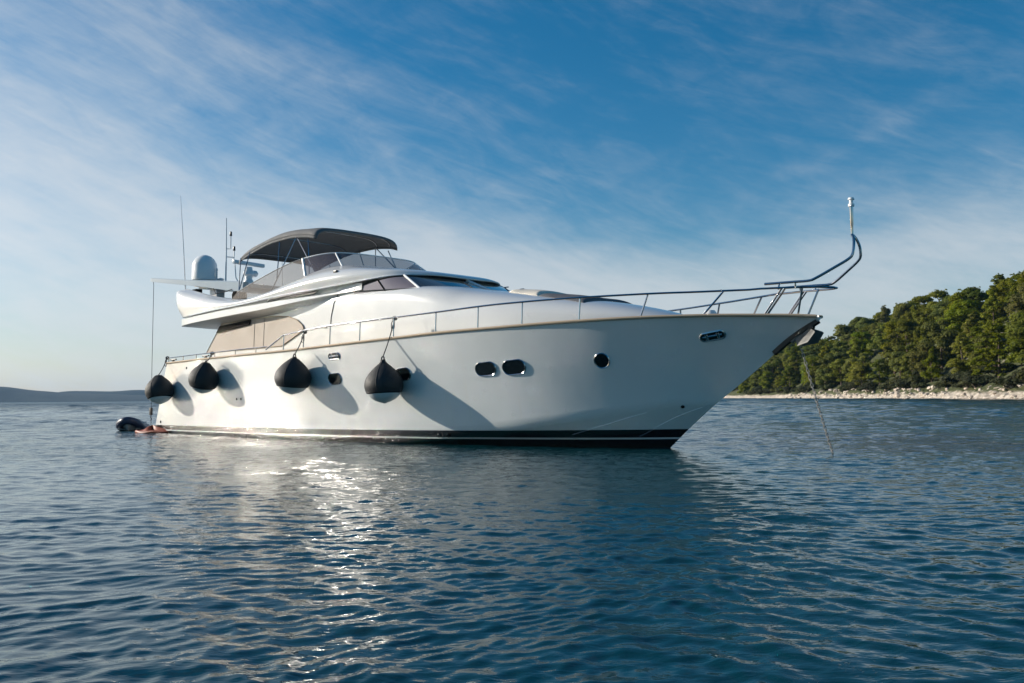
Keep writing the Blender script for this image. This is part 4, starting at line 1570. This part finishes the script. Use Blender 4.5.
fender(1.15, 1.42, 0.88, 0.92, (0.62, -2.50, 2.52), R(-12), 'black fender at the stern corner, hanging nearest the moored dinghy', 0)
fender(4.35, 1.77, 0.86, 0.96, (3.95, -2.62, 2.54), R(15), 'black fender hanging from the low after rail below the tan side screen', 0)
fender(9.33, 1.75, 0.93, 1.02, (9.14, -2.66, 2.90), R(7), 'black fender hanging in the sun glare beside the chrome fairlead amidships', 0)
fender(12.92, 1.56, 0.90, 1.06, (12.9, -2.58, 3.02), R(-4), 'black fender hanging farthest forward on a long rope, half hiding a porthole', 0)


def chain():
    a = Vector((21.97, 0.0, 2.02)); b = Vector((22.56, 0.13, -0.25))
    root = on_boat('anchor_chain', b, 0)
    tag(root, 'grey anchor chain running down from the bow roller into the water', 'chain')
    n = 34
    mb = MB()
    d = (a - b); L = d.length; d.normalize()
    u = d.cross(Vector((0, 1, 0))).normalized(); w = d.cross(u)
    for i in range(n):
        t = (i + 0.5) / n
        c = d * (L * t) - Vector((0, 0, 0.10)) * (4 * t * (1 - t)) * 0.5
        e = u if i % 2 else w
        h = L / n * 0.68; k = 0.022
        pts = [c + d * (h * 0.55 * sgn) + d * (k * sin(an)) + e * (k * cos(an)) for sgn, rng_ in ((1, np.linspace(0, pi, 6)), (-1, np.linspace(pi, 2 * pi, 6))) for an in rng_]
        mb.tube(pts, 0.007, 5, closed=True)
    mb.build('links', 'chain_steel', root)


chain()


def dinghy():
    # inflatable lying off the stern, its raised bow towards the camera
    root = on_boat('inflatable_dinghy', (-3.9, -1.7, -0.06), R(-32))
    tag(root, 'small dark blue inflatable dinghy floating behind the stern of the yacht', 'dinghy')
    hw = 0.44
    root.scale = (0.86, 0.86, 0.86)
    ctrl = [(-1.3, -hw, 0.16), (-0.4, -hw, 0.17), (0.5, -hw * 0.98, 0.24), (1.0, -hw * 0.80, 0.37), (1.28, -hw * 0.36, 0.49), (1.33, 0, 0.52)]
    pts = mir(cr(ctrl, 6))
    n = len(pts)
    rs = [0.05 + 0.11 * min(1, i / 3, (n - 1 - i) / 3) for i in range(n)]
    MB().tube(pts, rs, 14).build('tube', 'dinghy_blue', root)
    MB().tube([(p[0] + 0.02, p[1] * 1.32, p[2] + 0.16 * 0.9) for p in pts[4:-4]], 0.012, 6).build('grab_line', 'dinghy_white', root)
    MB().grid([[(x, y, 0.10 + 0.10 * max(0, x - 0.3) - 0.06 * (1 - abs(y) / 0.45)) for y in np.linspace(-0.45, 0.45, 7)] for x in np.linspace(-1.25, 1.1, 10)]).build('floor', 'dinghy_grey', root, merge=False, solid=0.02)
    MB().box((-1.1, 0, 0.24), (0.05, 0.8, 0.36)).build('transom', 'dinghy_white', root, bevel=0.01)
    MB().box((-0.2, 0, 0.33), (0.26, 0.95, 0.04)).build('seat', 'dinghy_grey', root, bevel=0.01)
    # grey vee bottom under the raised bow
    keel = [np.array((p[0] * 0.97 - 0.05, 0.0, 0.16 * max(0.0, p[0]) - 0.12)) for p in pts]
    MB().grid([[p + np.array((0, 0, -0.05)) for p in pts], [(p * 0.5 + q * 0.5) for p, q in zip(pts, keel)], keel]).build('hull_bottom', 'dinghy_grey', root, merge=False)


dinghy()


def orange_float():
    root = on_boat('orange_float', (-0.15, -2.62, 0.0), R(8))
    tag(root, 'orange red half deflated float lying on the water at the stern corner', 'float')
    g = np.random.default_rng(4)
    rows = []
    N = 40
    for k in range(8):
        t = k / 7
        row = []
        for i in range(N):
            a = 2 * pi * i / N
            rad = 1 + 0.12 * sin(3 * a + 1) + 0.07 * sin(5 * a + 2) + 0.04 * sin(9 * a)
            row.append((0.85 * rad * (1 - t) ** 0.8 * cos(a), 0.36 * rad * (1 - t) ** 0.8 * sin(a), -0.05 + 0.26 * (t ** 0.6) * (1 + 0.25 * sin(4 * a + 3 * t)) + 0.03 * sin(7 * a) * (1 - t)))
        rows.append(row)
    MB().grid(rows, closed_u=True).build('float_body', 'float_orange', root)
    tb = []
    for i in range(30):
        a = 2 * pi * i / 30
        tb.append((0.78 * cos(a) * (1 + 0.1 * sin(3 * a + 1)), 0.33 * sin(a) * (1 + 0.1 * sin(3 * a + 1)), 0.03 + 0.02 * sin(5 * a)))
    MB().tube(tb, 0.06, 8, closed=True).build('rim', 'float_orange', root)


orange_float()


def sun_lounge():
    def top_at(X, y):
        sec = house_section(X, 41)
        ys = [-q[1] for q in sec[1:]][::-1]; zz = [q[2] for q in sec[1:]][::-1]
        return float(np.interp(abs(y), ys, zz))

    def pad(name, x0, x1, w, th, mt, label, cat, lump):
        c = ((x0 + x1) / 2, 0, top_at((x0 + x1) / 2, 0))
        root = on_boat(name, c, 0)
        tag(root, label, cat)
        g = np.random.default_rng(int(x0 * 10))
        nx, ny = 22, 26
        topg = []; bot = []
        for i in range(nx):
            X = x0 + (x1 - x0) * i / (nx - 1)
            r1 = []; r2 = []
            for j in range(ny):
                y = -w + 2 * w * j / (ny - 1)
                ed = min(i, nx - 1 - i, j, ny - 1 - j)
                e = min(1, (ed / 2.5)) ** 0.5
                z0 = top_at(X, y)
                puff = th * e * (1 + lump * (0.5 * sin(X * 5 + y * 4) + 0.5 * sin(X * 3.1 - y * 6 + 1)))
                r1.append((X - c[0], y, z0 - c[2] + 0.012 + puff)); r2.append((X - c[0], y, z0 - c[2] - 0.02))
            topg.append(r1); bot.append(r2)
        mb = MB().grid(topg).grid(bot, flip=True)
        ring = lambda g_: g_[0] + [r[-1] for r in g_[1:]] + list(reversed(g_[-1][:-1])) + [r[0] for r in reversed(g_[1:-1])]
        mb.grid([ring(topg), ring(bot)], closed_u=True)
        mb.build('padding', mt, root, angle=60)
    pad('sun_cushion', 15.2, 16.1, 1.0, 0.075, 'cushion', 'pale beige cushion lying on the fore part just ahead of the windscreen', 'cushion', 0.25)
    pad('sun_pad', 16.2, 17.5, 1.05, 0.05, 'pad_cover', 'dark covered sun pad lying on the sloping foredeck ahead of the pale cushion', 'sun pad', 0.2)


sun_lounge()
